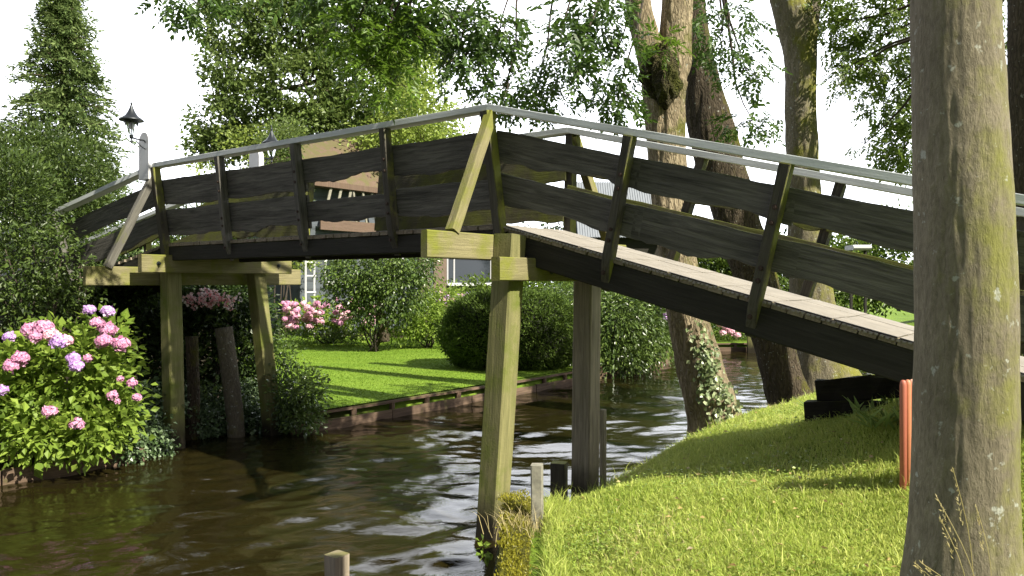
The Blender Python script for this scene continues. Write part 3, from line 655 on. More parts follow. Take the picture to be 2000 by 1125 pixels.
# bright nearer spray in front of the garden tree
T2 = tree('overhanging_branch', P(760, -120, 8.0), 'bright green leafy bough hanging in from above, left of the ash foliage', 'bough')
GB = blobpx((690, 60, 8.0, 60, 38, .35), (745, 95, 8.0, 60, 45, .35), (715, 130, 8.0, 45, 30, .3), (800, 60, 8.1, 45, 45, .3), (765, 165, 8.1, 40, 28, .3))
leaf_obj('leaves', sprigs(GB, [75, 75, 45, 45, 28], .22, 9, .085, .03, .35), M['ashlit'], T2)
k = MB()
for c_, r_ in GB:
    branch(k, P(790, -160, 8.3), c_, .025, .006, -.05)
    for j in range(5): branch(k, c_, c_+rnd_ball(1, .8)[0]*V3(*r_), .007, .003)
k.build('twigs', M['twig'], T2, True)
# leaning dark trunk and straight grey trunk behind
T = tree('leaning_tree', P(1540, 765, 12.6), 'dark leaning trunk rising behind the forked ash')
trunk_mb([(1552, 800, 48), (1536, 762, 41), (1514, 680, 37), (1480, 560, 40), (1440, 430, 42), (1400, 300, 45), (1376, 200, 40), (1354, 80, 33), (1342, -60, 29), (1320, -300, 24)], 12.6, 110, 260, .03, rough=(.016, 8, .2)).build('trunk', M['barkC'], T, True)
T = tree('ash_tree', P(1605, 740, 13.2), 'straight grey trunk with a mossy flared foot, standing against the sky')
trunk_mb([(1622, 790, 84), (1611, 735, 62), (1598, 660, 46), (1582, 540, 37), (1573, 420, 32), (1567, 300, 30), (1563, 200, 29), (1563, 110, 31), (1552, 40, 38), (1530, -20, 30), (1505, -120, 26), (1480, -300, 20)], 13.2, 110, 260, .035, rough=(.012, 8, .3)).build('trunk', M['barkM'], T, True)
k = trunk_mb([(1572, 60, 24), (1580, 0, 22), (1592, -100, 20), (1600, -300, 16)], 13.2, 30, 24, .04); k.build('limb', M['barkD'], T, True)
FB = blobpx((1640, 40, 13, 65, 55, .8), (1720, 70, 13.2, 80, 80, 1.), (1790, 60, 13.4, 60, 100, 1.), (1740, 180, 13.2, 60, 60, .7), (1780, 250, 13.2, 60, 60, .8), (1760, 300, 13.2, 50, 35, .6), (1660, 130, 12.8, 45, 30, .5), (1640, 165, 12.7, 25, 14, .3), (1960, 100, 14, 70, 140, .9), (1965, 260, 14, 40, 90, .7), (1700, -20, 13, 120, 40, .9), (1690, 280, 13, 22, 12, .3))
T = tree('broadleaf_tree', P(2015, 800, 14), 'leafy crown with dark trunk filling the upper right corner')
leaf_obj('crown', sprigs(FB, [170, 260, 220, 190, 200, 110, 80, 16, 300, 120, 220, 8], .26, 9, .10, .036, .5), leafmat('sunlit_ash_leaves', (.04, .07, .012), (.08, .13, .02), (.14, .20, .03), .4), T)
k = trunk_mb([(2032, 900, 48), (2022, 600, 42), (2016, 300, 40), (2012, 0, 38), (2008, -200, 34)], 10, 30, 30, .03)
k.build('trunk', M['barkC'], T, True)
k = MB()
for c_, r_ in FB:
    branch(k, P(2000, -60, 11), c_, .05, .008, .0)
    for j in range(4): branch(k, c_, c_+rnd_ball(1, .8)[0]*V3(*r_), .01, .004)
k.build('branchwork', M['twig'], T, True)
# garden tree behind the bridge
T = tree('garden_tree', P(640, 640, 38), 'tall loose crowned tree behind the left half of the bridge')
CB = blobpx((470, 60, 38, 80, 60, 1.5), (440, 130, 37, 50, 45, 1.2), (560, 60, 38, 80, 80, 1.8), (660, 40, 38, 90, 80, 1.8), (720, 170, 38, 100, 100, 2.), (590, 170, 37, 80, 70, 1.6), (480, 190, 37, 60, 45, 1.2), (430, 240, 37, 50, 50, 1.1), (530, 270, 37, 80, 40, 1.4), (640, 270, 37, 100, 60, 1.8), (500, 0, 38, 120, 40, 1.5), (620, -50, 38, 160, 50, 1.5), (420, 285, 37, 40, 30, 1.), (800, 100, 38, 70, 70, 1.3), (790, 240, 38, 70, 50, 1.4))
leaf_obj('crown', foliage(CB, [80, 44, 105, 140, 190, 105, 56, 58, 84, 150, 95, 95, 40, 72, 85], .30, 34, .24, .15, .35), M['mid'], T)
k = trunk_mb([(650, 680, 20), (645, 500, 17), (640, 300, 14), (636, 180, 12), (628, 60, 10), (618, -60, 8)], 38, 18, 30, .05)
for c_, r_ in CB:
    branch(k, P(638, 280-random.uniform(0, 200), 38), c_, .12, .03, .1)
k.build('trunk', M['barkD'], T, True)
T = tree('garden_tree', P(830, 620, 34), 'pale yellow green tree behind the middle of the bridge')
YB = blobpx((800, 150, 34, 60, 60, 2), (820, 230, 34, 70, 60, 2), (860, 260, 34, 45, 30, 1.6), (780, 280, 34, 90, 40, 2), (500, 300, 36, 70, 40, 2), (560, 290, 36, 50, 40, 2), (900, 290, 35, 60, 25, 2), (400, 330, 36, 25, 18, 1))
leaf_obj('crown', foliage(YB, [90, 120, 40, 110, 45, 40, 35, 12], .35, 22, .17, .11, .3), M['yellow'], T)
trunk_mb([(830, 640, 14), (825, 450, 12), (820, 250, 8)], 34, 14, 16, .05).build('trunk', M['barkD'], T, True)

# conifer
T = tree('conifer', (-10.9, 19, .4), 'tall narrow conifer at the left edge, rising above the shrubs')
cb, dirs, nb = [], [], 1050
H0, H1 = .6, 10.4
for i in range(nb):
    f = random.random()**.8; z = H0+(H1-H0)*f; rr = 2.5*(1-f)**.85*(1+.10*math.sin(7*f*6.28+2))+.10
    th = random.uniform(0, 6.283); L = rr*random.uniform(.62, 1.16)
    if random.random() < .04: L *= 1.15
    cb.append((-10.9+L*math.cos(th), 19+L*math.sin(th), z-.12*L)); dirs.append((math.cos(th), math.sin(th), -.25))
cb = np.array(cb); dirs = np.array(dirs); k_ = 52
cc = np.repeat(cb, k_, 0); dd = np.repeat(dirs, k_, 0); tt = rng.random((len(cc), 1))
pos = cc-dd*tt*.75+V3(0, 0, -.12)*(1-tt)+rng.normal(size=cc.shape)*V3(.075, .075, .035)*(1.3-.6*(1-tt))
lv = leaf_v(pos, dd+rng.normal(size=cc.shape)*.55+V3(0, 0, .15), rng.normal(size=cc.shape)*.5+V3(0, 0, 1), rng.uniform(.10, .2, len(cc)), rng.uniform(.03, .055, len(cc)), .15)
leaf_obj('crown', lv, M['conifer'], T)
k = MB(); k.tube([(-10.9, 19, .2), (-10.9, 19, 10.3)], [.2, .03], 10)
for i in range(120):
    branch(k, (-10.9, 19, cb[i][2]+.25), cb[i], .03, .008, .05, 5, 5)
k.build('trunk', M['barkC'], T, True)

def shrub(name, blobs, dens, rc, kk, L, W, mat, label, cat='shrub', droop=.2, stems=6, up=.8, group=None, fold=.2):
    c0 = np.mean([b[0] for b in blobs], 0); zb = float(gz(c0[0], c0[1])); t = thing(name, (c0[0], c0[1], max(zb, .2)), label, cat, group)
    leaf_obj('foliage', foliage(blobs, dens, rc, kk, L, W, droop, up, .8, fold), M[mat] if isinstance(mat, str) else mat, t)
    if stems:
        k = MB()
        for i in range(stems):
            b_ = blobs[i % len(blobs)]; branch(k, (c0[0]+random.uniform(-.15, .15), c0[1]+random.uniform(-.1, .1), max(zb, .0)), b_[0]+rnd_ball(1)[0]*V3(*b_[1])*.6, .03, .008, 0, 6, 6)
        k.build('stems', M['twig'], t, True)
    return t
shrub('tall_shrub', blobpx((30, 330, 14.5, 100, 70, 1.), (120, 330, 14.5, 85, 70, 1.), (60, 420, 14.3, 110, 80, 1.), (150, 400, 14.6, 60, 70, .8), (-60, 380, 14, 90, 120, 1.), (15, 400, 11.7, 78, 110, .45)), [300, 260, 330, 150, 200, 220], .14, 26, .085, .035, 'feathery', 'dense feathery green shrub below the conifer at the left edge', droop=-.2)
shrub('garden_shrub', blobpx((20, 520, 10.9, 80, 90, .5), (95, 500, 11.0, 55, 60, .4), (60, 590, 11, 100, 50, .5), (140, 560, 11.6, 60, 50, .4), (170, 480, 13.2, 55, 45, .4), (-60, 560, 11, 80, 90, .5)), [80, 55, 70, 45, 60, 70], .12, 16, .075, .042, 'feathery', 'leafy shrub with bare brown stems in front of the left ramp', droop=.3, stems=14)
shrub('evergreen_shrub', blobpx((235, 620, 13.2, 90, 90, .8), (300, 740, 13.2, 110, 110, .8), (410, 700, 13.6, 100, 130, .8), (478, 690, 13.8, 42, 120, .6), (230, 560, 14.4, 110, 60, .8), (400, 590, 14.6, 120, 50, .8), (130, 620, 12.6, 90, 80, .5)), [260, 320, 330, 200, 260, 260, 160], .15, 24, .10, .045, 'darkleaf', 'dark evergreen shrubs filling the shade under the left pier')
shrub('lit_shrub', blobpx((440, 640, 13.0, 35, 55, .3), (350, 720, 12.6, 50, 60, .3), (500, 640, 13.2, 22, 60, .3), (300, 600, 13, 35, 40, .3), (420, 790, 12.4, 70, 40, .3)), [22, 30, 18, 14, 36], .10, 14, .085, .05, 'laurel', 'sparse light green leaves between the two left piles')
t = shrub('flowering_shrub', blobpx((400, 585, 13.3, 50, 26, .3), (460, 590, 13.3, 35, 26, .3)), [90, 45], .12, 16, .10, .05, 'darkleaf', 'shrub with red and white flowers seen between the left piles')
c_, d_ = clusters(blobpx((398, 582, 12.75, 34, 18, .12), (450, 592, 12.75, 24, 14, .12)), [30, 9], .04, 7)
leaf_obj('blossom', leaf_v(c_, rng.normal(size=c_.shape), rng.normal(size=c_.shape), .06, .055), M['redwhite'], t)
# ivy and ground cover along the left water line
shrub('ivy_cover', blobpx((265, 850, 10.5, 50, 42, .22), (235, 880, 10.15, 45, 26, .12), (305, 870, 10.65, 26, 28, .12), (300, 800, 11.3, 50, 45, .3), (390, 835, 11.9, 45, 34, .15), (440, 830, 12.2, 40, 30, .15), (490, 828, 12.35, 40, 32, .15), (410, 800, 12.6, 60, 40, .25), (480, 790, 12.8, 45, 40, .25), (556, 815, 12.2, 16, 42, .15), (360, 800, 12.2, 40, 45, .2)), [150, 60, 46, 90, 110, 90, 90, 100, 80, 50, 80], .08, 18, .06, .05, 'ivy', 'ivy hanging over the water line around the left pier', 'ivy', .7, 0)
shrub('corner_shrub', blobpx((570, 770, 12.2, 40, 70, .3), (600, 760, 12.3, 32, 45, .3), (585, 820, 12.1, 40, 30, .3), (555, 700, 12.5, 15, 45, .2)), [90, 60, 70, 26], .09, 16, .065, .04, 'laurel', 'loose dark green shrub at the near corner of the lawn', droop=.2)

# hydrangea shrub on the left bank
def flowerhead(c, r, mat, parent):
    n = int(110 if r > .05 else 50); d = unit(rng.normal(size=(n, 3))); d[:, 2] = np.abs(d[:, 2])*.9-.25; d = unit(d)
    pos = V3(*c)+d*r*V3(1, 1, .8)*rng.uniform(.86, 1.04, (n, 1)); vs = []
    for q in range(4):
        s1 = unit(np.cross(d, V3(.3, .2, 1))); s2 = np.cross(d, s1); a_ = q*math.pi/2
        tip = s1*math.cos(a_)+s2*math.sin(a_)
        vs.append(leaf_v(pos, tip+d*.35, d, r*.30, r*.30, .05))
    core = V3(*c)+unit(rng.normal(size=(60, 3)))*r*.75
    vs.append(leaf_v(core, rng.normal(size=(60, 3)), unit(core-V3(*c)), r*.6, r*.6, 0))
    return leaf_obj('flower_head', np.concatenate(vs), mat, parent)
def hydrangea(blobs, dens, heads, label, L=.12, W=.085, mat='hyd', rc=.12, kk=9, group=None, hp=None):
    t = shrub('hydrangea', blobs, dens, rc, kk, L, W, mat, label, 'hydrangea', .15, 8, 1.0, group, .12)
    for px, py, Yd, r, mt in heads: flowerhead(P(px, py, Yd), r*(1.18 if Yd < 15 else 1), M[mt], t)
    return t
hb = blobpx((80, 760, 9.8, 110, 90, .55), (190, 730, 9.9, 60, 80, .45), (60, 850, 9.3, 90, 45, .3), (170, 840, 9.6, 70, 45, .35), (30, 720, 9.9, 80, 60, .5), (215, 790, 10, 45, 60, .35), (-60, 790, 9.3, 80, 90, .5), (210, 660, 10.2, 35, 35, .3), (120, 670, 10.3, 60, 35, .35))
heads = [(18, 658, 9.4, .055, 'purple'), (60, 645, 9.35, .085, 'pink'), (85, 640, 9.35, .09, 'pink'), (100, 655, 9.3, .075, 'palepink'), (115, 668, 9.25, .075, 'purple'), (40, 700, 9.2, .075, 'pink'), (22, 716, 9.15, .07, 'pink'), (4, 763, 9.1, .055, 'purple'),
         (175, 605, 9.9, .06, 'purple'), (210, 607, 9.9, .065, 'purple'), (190, 632, 9.7, .07, 'pink'), (212, 645, 9.65, .08, 'pink'), (203, 667, 9.55, .08, 'pink'), (238, 672, 9.6, .08, 'pink'), (143, 700, 9.3, .065, 'purple'), (150, 714, 9.25, .065, 'purple'), (172, 700, 9.35, .045, 'pink'),
         (235, 740, 9.5, .035, 'pink'), (258, 748, 9.55, .05, 'pink'), (219, 772, 9.45, .05, 'pink'), (229, 784, 9.45, .03, 'pink'), (267, 776, 9.6, .045, 'pink'), (97, 804, 9.05, .065, 'pink'), (149, 829, 9.1, .065, 'pink'), (130, 665, 9.3, .06, 'palepink'), (70, 658, 9.25, .06, 'pink'), (-40, 690, 9.2, .08, 'pink')]
hydrangea(hb, [170, 95, 90, 85, 85, 55, 80, 35, 60], heads, 'large pink and violet hydrangea leaning over the left water line')

# far flower beds
def bedheads(n, px0, px1, py0, py1, Yd, mats, r=(.07, .11)):
    return [(random.uniform(px0, px1), random.uniform(py0, py1), Yd+random.uniform(-.4, .3), random.uniform(*r), random.choice(mats)) for _ in range(n)]
hydrangea(blobpx((590, 622, 26, 40, 28, .7), (640, 618, 26.3, 40, 32, .7), (690, 620, 26.3, 40, 32, .7), (650, 645, 25.8, 80, 16, .5)), [60, 60, 60, 60],
          bedheads(60, 552, 640, 590, 640, 25.3, ['palepink', 'pink', 'palepink'])+bedheads(40, 640, 732, 580, 634, 25.4, ['palepink', 'pink', 'palepink']), 'pale pink hydrangea bed at the back of the lawn', .16, .10)
hydrangea(blobpx((890, 595, 27, 45, 25, .7), (860, 610, 26.6, 40, 28, .6)), [60, 60], bedheads(24, 850, 925, 572, 602, 26.2, ['purple', 'palepink'], (.06, .1)), 'lilac hydrangea under the white window sill', .16, .10)
shrub('slender_tree', blobpx((555, 270, 28.6, 34, 40, .6), (540, 320, 28.6, 40, 40, .6), (560, 400, 28.6, 30, 50, .6)), [60, 60, 50], .2, 20, .13, .08, 'mid', 'small tree hiding the left end of the brown roof', 'tree', 0, 6)
shrub('background_shrub', blobpx((400, 440, 26, 80, 55, 1.), (340, 470, 26, 60, 60, 1.), (470, 460, 26, 60, 50, 1.)), [120, 90, 90], .2, 16, .13, .07, 'feathery', 'dark shrub glimpsed through the left half of the railing', droop=0)
shrub('round_shrub', blobpx((560, 585, 33, 22, 20, .6), (548, 590, 33, 20, 22, .5)), [70, 60], .12, 14, .1, .06, 'shrub', 'small rounded green shrub beside the pale path', droop=0)
shrub('red_leaved_shrub', blobpx((535, 575, 35, 16, 14, .5)), [50], .14, 12, .12, .08, leafmat('reddish_leaves', (.20, .05, .05), (.45, .16, .18), (.2, .25, .08)), 'reddish flowering shrub next to the round shrub', droop=0, stems=0)
t = shrub('small_tree', blobpx((720, 530, 23, 70, 40, .9), (770, 560, 23, 70, 50, .9), (690, 570, 23, 45, 40, .7), (740, 600, 23.2, 60, 40, .8), (800, 520, 23, 55, 30, .8), (660, 530, 23, 30, 25, .6)), [150, 170, 80, 100, 90, 40], .17, 18, .11, .065, 'laurel', 'small weeping garden tree with dark stem on the lawn edge', 'tree', .7, 10)
trunk_mb([(752, 668, 10), (745, 620, 8), (740, 560, 6)], 23, 12, 12, .05).build('trunk', M['barkC'], t, True)
shrub('border_shrub', blobpx((830, 620, 24.5, 50, 40, .7), (860, 590, 25, 40, 35, .7), (790, 640, 24, 40, 25, .6), (870, 640, 24, 25, 25, .4)), [110, 80, 60, 40], .15, 16, .12, .06, 'hyd', 'bright green border shrub between small tree and clipped bush', droop=.1)
t = shrub('low_border', blobpx((620, 655, 25, 80, 9, .4), (700, 657, 25, 60, 9, .4)), [50, 40], .08, 14, .12, .04, 'laurel', 'low leafy edging plants along the front of the pink bed', 'plants', -.4, 0)
# clipped yew and laurel by the water
def clipped(name, cen, rad, n, L, W, mat, label, pw=3.2, cat='hedge'):
    d = unit(rng.normal(size=(n, 3))); s = (np.abs(d)**pw).sum(1)**(-1/pw); lump = 1+.07*rng.random(n)**6+.05*np.sin(d[:, 0]*9+1)*np.sin(d[:, 2]*8+d[:, 1]*5)+.03*np.sin(d[:, 0]*23)*np.sin(d[:, 2]*19)
    pos = V3(*cen)+d*(s*lump*(1-.10*rng.random(n)**2))[:, None]*V3(*rad); keep = pos[:, 2] > .3; pos = pos[keep]; d = d[keep]
    t = thing(name, (cen[0], cen[1], .3), label, cat)
    sh = clusters([(V3(*cen)+V3(rad[0]*a_, -rad[1]*.3, rad[2]*b_), (rad[0]*.35, rad[1]*.6, rad[2]*.28)) for a_, b_ in ((-.55, .62), (0, .80), (.55, .66), (-.8, .1), (.8, .2), (-.4, -.3))], 70, .07, 9)
    pos = np.concatenate([pos, sh[0]]); d = np.concatenate([d, sh[1]+V3(0, 0, .5)])
    leaf_obj('foliage', leaf_v(pos, d+rng.normal(size=d.shape)*.7+V3(0, 0, .2), rng.normal(size=d.shape)*.6+d, L*rng.uniform(.6, 1.3, len(d)), W, .2), M[mat], t)
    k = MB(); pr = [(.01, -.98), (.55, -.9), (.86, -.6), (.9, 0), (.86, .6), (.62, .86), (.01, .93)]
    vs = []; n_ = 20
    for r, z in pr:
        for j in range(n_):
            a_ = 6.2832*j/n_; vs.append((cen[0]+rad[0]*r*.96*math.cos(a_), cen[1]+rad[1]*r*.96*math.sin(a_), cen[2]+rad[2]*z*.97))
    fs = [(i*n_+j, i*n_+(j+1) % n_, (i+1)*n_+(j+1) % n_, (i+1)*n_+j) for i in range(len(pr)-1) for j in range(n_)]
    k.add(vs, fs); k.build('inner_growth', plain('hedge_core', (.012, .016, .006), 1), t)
    return t
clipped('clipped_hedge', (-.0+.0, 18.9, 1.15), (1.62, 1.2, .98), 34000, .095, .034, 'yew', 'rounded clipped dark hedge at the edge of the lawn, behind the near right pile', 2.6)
shrub('laurel_bush', blobpx((1190, 640, 20, 70, 70, 1.), (1240, 620, 20.5, 55, 60, 1.), (1270, 670, 20.6, 38, 40, .8), (1140, 690, 19.5, 40, 30, .6), (1210, 700, 19.7, 60, 28, .6), (1120, 600, 21.5, 80, 40, 1.), (1210, 570, 21.5, 90, 30, 1.)), [260, 200, 110, 80, 110, 150, 120], .18, 18, .13, .055, 'laurel', 'big laurel bush hanging over the water behind the far right pile', droop=.5)
shrub('background_shrub', blobpx((960, 570, 28, 60, 22, 1.), (1050, 565, 28, 80, 24, 1.), (1140, 540, 29, 60, 30, 1.)), [90, 100, 80], .22, 16, .14, .08, 'shrub', 'green shrub between the dark window and the clipped hedge', droop=0)
t = shrub('flowering_shrub', blobpx((1300, 640, 24, 24, 50, .5), (1320, 590, 24, 30, 30, .5), (1310, 690, 23.6, 20, 18, .3)), [90, 60, 30], .15, 16, .12, .06, 'shrub', 'shrub with lilac flowers right of the laurel, by the leaning ash', droop=.1)
for px, py in ((1297, 612), (1305, 600), (1290, 606), (1301, 622)): flowerhead(P(px, py, 23.2), .09, M['purple'], t)
t = shrub('waterside_plants', blobpx((1430, 650, 28, 60, 30, .7), (1390, 640, 28.5, 40, 40, .8), (1480, 630, 29, 60, 50, .8), (1560, 600, 30, 90, 70, 1.), (1450, 590, 31, 90, 50, 1.)), [110, 80, 110, 150, 120], .2, 15, .13, .06, 'shrub', 'plants with pink flowers on the distant plank bank', 'plants', .1)
for px, py in ((1405, 632), (1418, 640), (1428, 648), (1412, 650), (1440, 655)): flowerhead(P(px, py, 26.9), .12, M['palepink'], t)
p = P(1470, 660, 26.2); stake('mooring_stake', (p[0], p[1]), -.3, P(0, 640, 26.2)[2], .35, .25, 'pile', 'green distant post standing in the water at the end of the canal', 'stake', .2)
p = P(1486, 670, 26.3); stake('white_stake', (p[0], p[1]), -.3, P(0, 655, 26.3)[2], .12, .12, 'white', 'slim white stake beside the distant green post', 'stake', .2)
# background greenery beyond everything
for i, (px, py, Yd, rx, rz, lab) in enumerate([(60, 560, 30, 320, 80, 'dark hedge far left behind the conifer'), (330, 520, 34, 180, 70, 'green hedge behind the left pier and white lantern board'), (1100, 505, 42, 190, 60, 'distant trees behind the grey roofed shed'),
                                              (1330, 520, 36, 130, 50, 'low distant hedge right of the shed'), (1560, 530, 36, 180, 60, 'dark hedge behind the straight grey trunk'), (1830, 500, 34, 220, 90, 'dark hedge behind the big foreground trunk')]):
    shrub('background_hedge', blobpx((px, py, Yd, rx, rz, 1.6), (px-rx*.5, py+20, Yd-.6, rx*.6, rz*.9, 1.4), (px+rx*.5, py+20, Yd+.3, rx*.6, rz*.9, 1.4)), [340, 200, 200], .34, 17, .22, .13, 'shrub' if i % 2 else 'darkleaf', lab, 'hedge', 0, 0, group='hedges closing the view')

# ------------------------------------------------------------------ house and shed
def HW(s, d, z): return V3(-7.9+.603*s+.798*d, 30+.798*s-.603*d, z)     # s along the wall, d towards the viewer's right
H = thing('house', HW(6, -3, .3), 'grey boarded house with brown roof behind the bridge', 'house')
M['clad'] = wood('grey_cladding', (.07, .085, .10), (.12, .135, .15), (.1, .12, .08), .02, bump=.3)
M['roof'] = wood('brown_roof_boards', (.085, .058, .042), (.165, .115, .085), (.13, .12, .05), .18, bump=.4, dark=(.12, .08, .05))
k = MB()
for i in range(21):
    z = .35+i*.2; k.plank(HW(-.3, .0, z+.1), HW(7.1, .0, z+.1), .05, .205, V3(0, 0, 1)+V3(.798, -.603, 0)*.12, c=.004)
    k.plank(HW(8, .0, z+.1), HW(11.6, .0, z+.1), .05, .205, V3(0, 0, 1)+V3(.798, -.603, 0)*.12, c=.004) if z > 3.6 else None
k.plank(HW(-.2, -1.9, 3.2), HW(11.4, -1.9, 3.2), 3.6, 5.9, c=.01)
k.build('wall', M['clad'], H)
k = MB(); k.plank(HW(7.5, -.1, 2.2), HW(7.5, -.1, 2.2)+V3(0, 0, .001), .1, .1)
k = MB(); k.plank(HW(7.12, -.0, 2.3), HW(7.98, -.0, 2.3), .12, 4.0, c=.01); k.build('brick_pier', plain('brick', (.13, .095, .07), .9, noise=.4, nscale=9), H)
ez = 6.28; e0, e1, e2, e3 = HW(-.1, .45, ez), HW(11.5, .45, ez), HW(11.5, -3.9, ez), HW(-.1, -3.9, ez); r0, r1 = HW(.4, -1.8, 7.9), HW(3.96, -1.8, 8.7)
k = MB(); dn = V3(0, 0, -.22); k.add([e0, e1, e2, e3, r0, r1, e0+dn, e1+dn, e2+dn, e3+dn], [(0, 1, 5, 4), (1, 2, 5), (2, 3, 4, 5), (3, 0, 4), (6, 7, 1, 0), (7, 8, 2, 1), (8, 9, 3, 2), (9, 6, 0, 3), (9, 8, 7, 6)], [(x[0]*.7, x[1]*.7, x[2]) for x in [e0, e1, e2, e3, r0, r1, e0, e1, e2, e3]]); k.build('roof', M['roof'], H)
k = MB(); k.plank(HW(.4, .34, 4.60), HW(4.6, .34, 4.60), .06, .42, c=.01); k.build('awning', M['roof'], H)
k = MB()
for i in range(7): k.plank(HW(.6+.55*i, .30, 4.8), HW(.75+.50*i+(.18 if i < 3 else -.18), .34, 6.05), .05, .11)
k.build('balcony_slats', M['oldwhite'], H)
def window(s0, s1, z0, z1, mull):
    k = MB(); th = .07
    k.plank(HW(s0, .07, z0), HW(s1, .07, z0), .08, th); k.plank(HW(s0, .07, z1), HW(s1, .07, z1), .08, th)
    for s_ in [s0+th/2, s1-th/2]+mull: k.plank(HW(s_, .07, z0+th/2), HW(s_, .07, z1-th/2), .07, .07, (1, 0, 0))
    f = k.build('window', M['white'], H); k = MB(); k.plank(HW(s0+.05, .045, (z0+z1)/2), HW(s1-.05, .045, (z0+z1)/2), .02, z1-z0-.05, c=.001); k.build('pane', M['pane'], f)
    k = MB(); k.plank(HW(s0-.06, .13, z0-.07), HW(s1+.06, .13, z0-.07), .16, .06); k.build('sill', M['white'], f)
window(.85, 1.6, 2.36, 3.42, []); window(8.0, 11.3, 2.3, 3.5, [8.5]); window(4.2, 5.2, 2.36, 3.4, [])
SH = thing('shed', (4.6, 32, .3), 'shed with grey corrugated roof and black gable edge beyond the ramp', 'shed')
k = MB(); k.plank((2.8, 33, 2.35), (6.0, 33, 2.35), 3.4, 4.1, c=.01); k.build('wall', M['beam'], SH)
k = MB()
for i in range(33):
    x = 2.65+i*.1; k.plank((x, 31.0, 4.15), (x+.0, 33.0, 6.6), .07, .03); k.plank((x, 35.0, 4.15), (x, 33.0, 6.6), .07, .03)
k.add([(2.6, 31, 4.14), (5.9, 31, 4.14), (5.9, 33, 6.59), (2.6, 33, 6.59), (5.9, 35, 4.14), (2.6, 35, 4.14)], [(0, 1, 2, 3), (3, 2, 4, 5)]); k.build('roof', plain('corrugated_sheet', (.20, .22, .25), .5, noise=.1), SH)
k = MB(); k.plank((5.98, 30.9, 4.0), (5.98, 33, 6.62), .12, .3); k.plank((5.98, 35.1, 4.0), (5.98, 33, 6.62), .12, .3); k.build('barge_board', M['beam'], SH)
ga = thing('garden_arch', P(605, 600, 28.5), 'slim white garden arch beside the grey house', 'arch')
k = MB(); a_, b_ = P(597, 590, 28.5), P(614, 590, 28.9)
for q in (a_, b_): k.plank((q[0], q[1], .3), (q[0], q[1], 3.15), .06, .06, (1, 0, 0))
k.build('upright', M['white'], ga); k = MB()
for z in (2.0, 2.6, 3.1): k.plank((a_[0]-.05, a_[1], z), (b_[0]+.05, b_[1], z), .05, .05)
k.build('cross_bar', M['white'], ga)
shrub('climbing_plant', blobpx((585, 515, 28.8, 14, 12, .3), (604, 512, 28.8, 10, 10, .3)), [30, 20], .12, 12, .1, .06, 'yellow', 'yellow green climber on top of the white garden arch', 'climber', 0, 0)
p = P(1676, 484, 22); tb = thing('garden_table', (p[0], p[1], .5), 'white topped garden table seen through the right railing', 'table')
k = MB(); k.plank((p[0]-.25, p[1], p[2]), (p[0]+.25, p[1], p[2]), .6, .14, c=.05); k.build('table_top', M['white'], tb)
for dx in (-.2, .2):
    k = MB(); k.plank((p[0]+dx, p[1], .4), (p[0]+dx, p[1], p[2]-.08), .07, .07, (1, 0, 0)); k.build('leg', M['beam'], tb)

# ------------------------------------------------------------------ grass
def blades(x, y, L, W, lean=.45, z=None):
    n = len(x); z = gz(x, y) if z is None else z
    a = rng.uniform(0, 6.283, n); c0 = np.stack([x, y, z-.01], 1); s = np.stack([np.cos(a), np.sin(a), 0*a], 1)*(W*.5)[:, None]
    b = rng.uniform(0, 6.283, n); ln = np.stack([np.cos(b), np.sin(b), 0*b], 1)*(L*rng.uniform(.1, lean*2, n))[:, None]
    m1 = c0+ln*.35+np.stack([0*L, 0*L, L*.6], 1); tip = c0+ln+np.stack([0*L, 0*L, L*rng.uniform(.75, 1.0, n)], 1)
    return np.stack([c0-s, c0+s, m1+s*.75, m1-s*.75, tip], 1).reshape(-1, 3)
def blade_obj(name, Vb, mat, parent=None):
    N = len(Vb)//5; k = np.arange(N)[:, None]*5
    f = np.concatenate([k, k+1, k+2, k+3, k+3, k+2, k+4], 1).ravel(); st = np.stack([np.arange(N)*7, np.arange(N)*7+4], 1).ravel(); tt_ = np.tile([4, 3], N)
    return mesh_obj(name, Vb, st, tt_, f, mat, parent)
N = 460000
yy = 3.6+(14.5-3.6)*rng.random(N)**1.7; xx = (rng.random(N)*.78-.06)*yy
d_ = sdist(xx, yy); keep = (d_ > .05) & ((yy > 6.5) | (d_ > .31)) & (rng.random(N) < .95)
xx, yy, d_ = xx[keep], yy[keep], d_[keep]
cl = .5+.5*np.sin(xx*3.1+yy*1.7)*np.sin(yy*2.9-xx*1.3)+rng.normal(size=len(xx))*.2
Lb = (.030+.036*np.clip(cl, 0, 1))*rng.uniform(.6, 1.4, len(xx)); Lb = Lb*(1+(.3+1.1*rng.random(len(xx)))*(d_ < .45))*(1+1.2*(rng.random(len(xx)) < .02))
tag(blade_obj('bank_grass', blades(xx, yy, Lb, rng.uniform(.0035, .0085, len(xx))*(1+yy*.04)), M['grass']), 'bright long grass on the near bank', 'grass', kind='stuff')
N = 150000
yy = 12+(30-12)*rng.random(N)**1.3; xx = rng.uniform(-9, 4.2, N); keep = inpoly(xx, yy, lawn_poly); xx, yy = xx[keep], yy[keep]
tag(blade_obj('lawn_grass', blades(xx, yy, rng.uniform(.02, .045, len(xx)), rng.uniform(.01, .02, len(xx)), .5, np.full(len(xx), .318)), M['lawnblade']), 'short mown grass of the lawn', 'grass', kind='stuff')
N = 26000
yy = 4+9*rng.random(N)**1.5; xx = (rng.random(N)*.78-.04)*yy; d_ = sdist(xx, yy); cl = np.sin(xx*2.1+1)*np.sin(yy*2.6+xx)+rng.normal(size=N)*.35
kp = (d_ > .3) & (cl > .25); xx, yy = xx[kp], yy[kp]; n = len(xx); a = rng.uniform(0, 6.28, n)
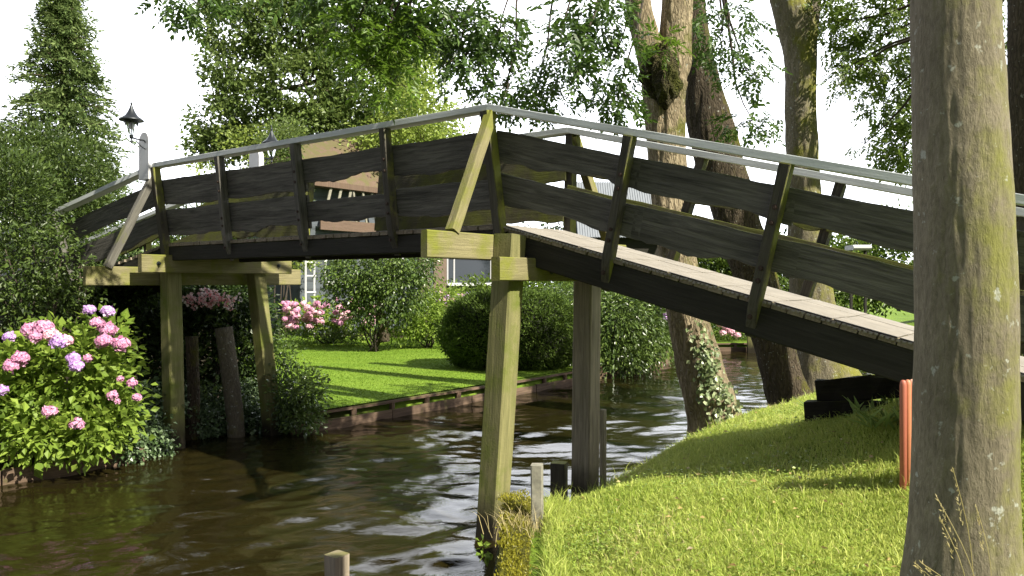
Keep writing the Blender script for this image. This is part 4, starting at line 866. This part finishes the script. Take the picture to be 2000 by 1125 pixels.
tag(leaf_obj('clover', leaf_v(np.stack([xx, yy, gz(xx, yy)+rng.uniform(.03, .075, n)], 1), np.stack([np.cos(a), np.sin(a), .1+0*a], 1), rng.normal(size=(n, 3))*.3+V3(0, 0, 1), rng.uniform(.018, .034, n), rng.uniform(.014, .026, n), .1), leafmat('clover_leaves', (.11, .18, .02), (.19, .28, .035), (.32, .40, .08), .3)), 'clover and small leaves among the grass', 'clover', kind='stuff')
N = 420; yy = 4+8*rng.random(N)**1.3; xx = (rng.random(N)*.78-.04)*yy; kp = sdist(xx, yy) > .25; xx, yy = xx[kp], yy[kp]; n = len(xx); a = rng.uniform(0, 6.28, n)
tag(leaf_obj('fallen_leaves', leaf_v(np.stack([xx, yy, gz(xx, yy)+rng.uniform(.03, .07, n)], 1), np.stack([np.cos(a), np.sin(a), .1+0*a], 1), rng.normal(size=(n, 3))*.4+V3(0, 0, 1), rng.uniform(.03, .06, n), rng.uniform(.012, .03, n), .2), leafmat('dead_leaves', (.16, .09, .03), (.32, .22, .08), (.45, .36, .16), .2)), 'dry fallen leaves and pale seed heads in the grass', 'fallen leaves', kind='stuff')
N = 9000; yy = 3.9+8*rng.random(N)**1.6; xx = (rng.random(N)*.78-.04)*yy; kp = (sdist(xx, yy) > .34) & (np.sin(xx*2.7+2)*np.sin(yy*2.2+.5*xx)+rng.normal(size=N)*.5 > .25); xx, yy = xx[kp], yy[kp]
tag(blade_obj('dry_grass', blades(xx, yy, rng.uniform(.04, .11, len(xx)), rng.uniform(.003, .006, len(xx)), .8), M['straw']), 'dry straw coloured blades scattered in the near grass', 'dry grass', kind='stuff')
# weeds on the bank near the slatted panel, tall seed heads by the trunk
wc = [P(1690, 860, 6.6), P(1740, 840, 6.8), P(1720, 890, 6.1), P(1650, 830, 7.4), P(1600, 800, 8.2), P(1755, 880, 6.0)]
vs = []
for q in wc:
    n = 16; a = rng.uniform(0, 6.28, n); el = rng.uniform(.4, 1.2, n); z = float(gz(q[0], q[1]))
    c_ = np.tile(V3(q[0], q[1], z), (n, 1))+rng.normal(size=(n, 3))*V3(.06, .06, 0); d = np.stack([np.cos(a), np.sin(a), el], 1)
    vs.append(leaf_v(c_, d, np.stack([0*a, 0*a, 0*a+1], 1), rng.uniform(.14, .28, n), rng.uniform(.02, .045, n), .15))
leaf_obj_ = leaf_obj('weeds', np.concatenate(vs), M['weed']); tag(leaf_obj_, 'broad leaved weeds and dock in the grass under the ramp', 'weeds', kind='stuff')
t = thing('seeding_grass', (1.55, 2.6, .8), 'tall dry seeding grass in front of the big trunk', 'grass tuft')
vs = []; k = MB()
for px0, py0, px1, py1 in ((1905, 1180, 1862, 918), (1925, 1200, 1830, 972), (1890, 1190, 1800, 1100), (1860, 1200, 1785, 1098), (1940, 1190, 1905, 985), (1900, 1200, 1835, 1010)):
    a_, b_ = P(px0, py0, 2.55), P(px1, py1, 2.5); q = curve([(*a_, 0), (*((a_+b_)/2+V3(.015, 0, .01)), 0), (*b_, 0)], 8)[:, :3]; k.tube(q, .0012, 5)
    for i in range(24):
        f = random.uniform(.55, 1); c_ = a_+(b_-a_)*f; vs.append(leaf_v(c_[None], (nrm(b_-a_)+rng.normal(size=3)*.45)[None], rng.normal(size=(1, 3)), .016, .004))
k.build('stalks', M['straw'], t); leaf_obj('seed_heads', np.concatenate(vs), M['straw'], t)
k = MB(); t = thing('grass_tuft', P(1030, 1000, 5.8), 'dry grass tuft on the mossy edging by the white post', 'grass tuft')
x_ = rng.normal(.08, .10, 160); y_ = rng.normal(5.75, .12, 160)
blade_obj('foliage', blades(x_, y_, rng.uniform(.08, .22, 160), rng.uniform(.003, .006, 160), .6, np.full(160, .52)), M['straw'], t)
# little green sprigs growing from the face of the near edging
t = thing('edging_weed', (-.2, 5.6, .3), 'small yellow green weed sprouting from the dark near edging', 'weed')
leaf_obj('leaves', foliage([((-.2, 5.65, .42), (.05, .05, .04)), ((-.22, 4.75, .30), (.02, .05, .05))], [5, 3], .02, 6, .06, .035, .2), M['hyd'], t)
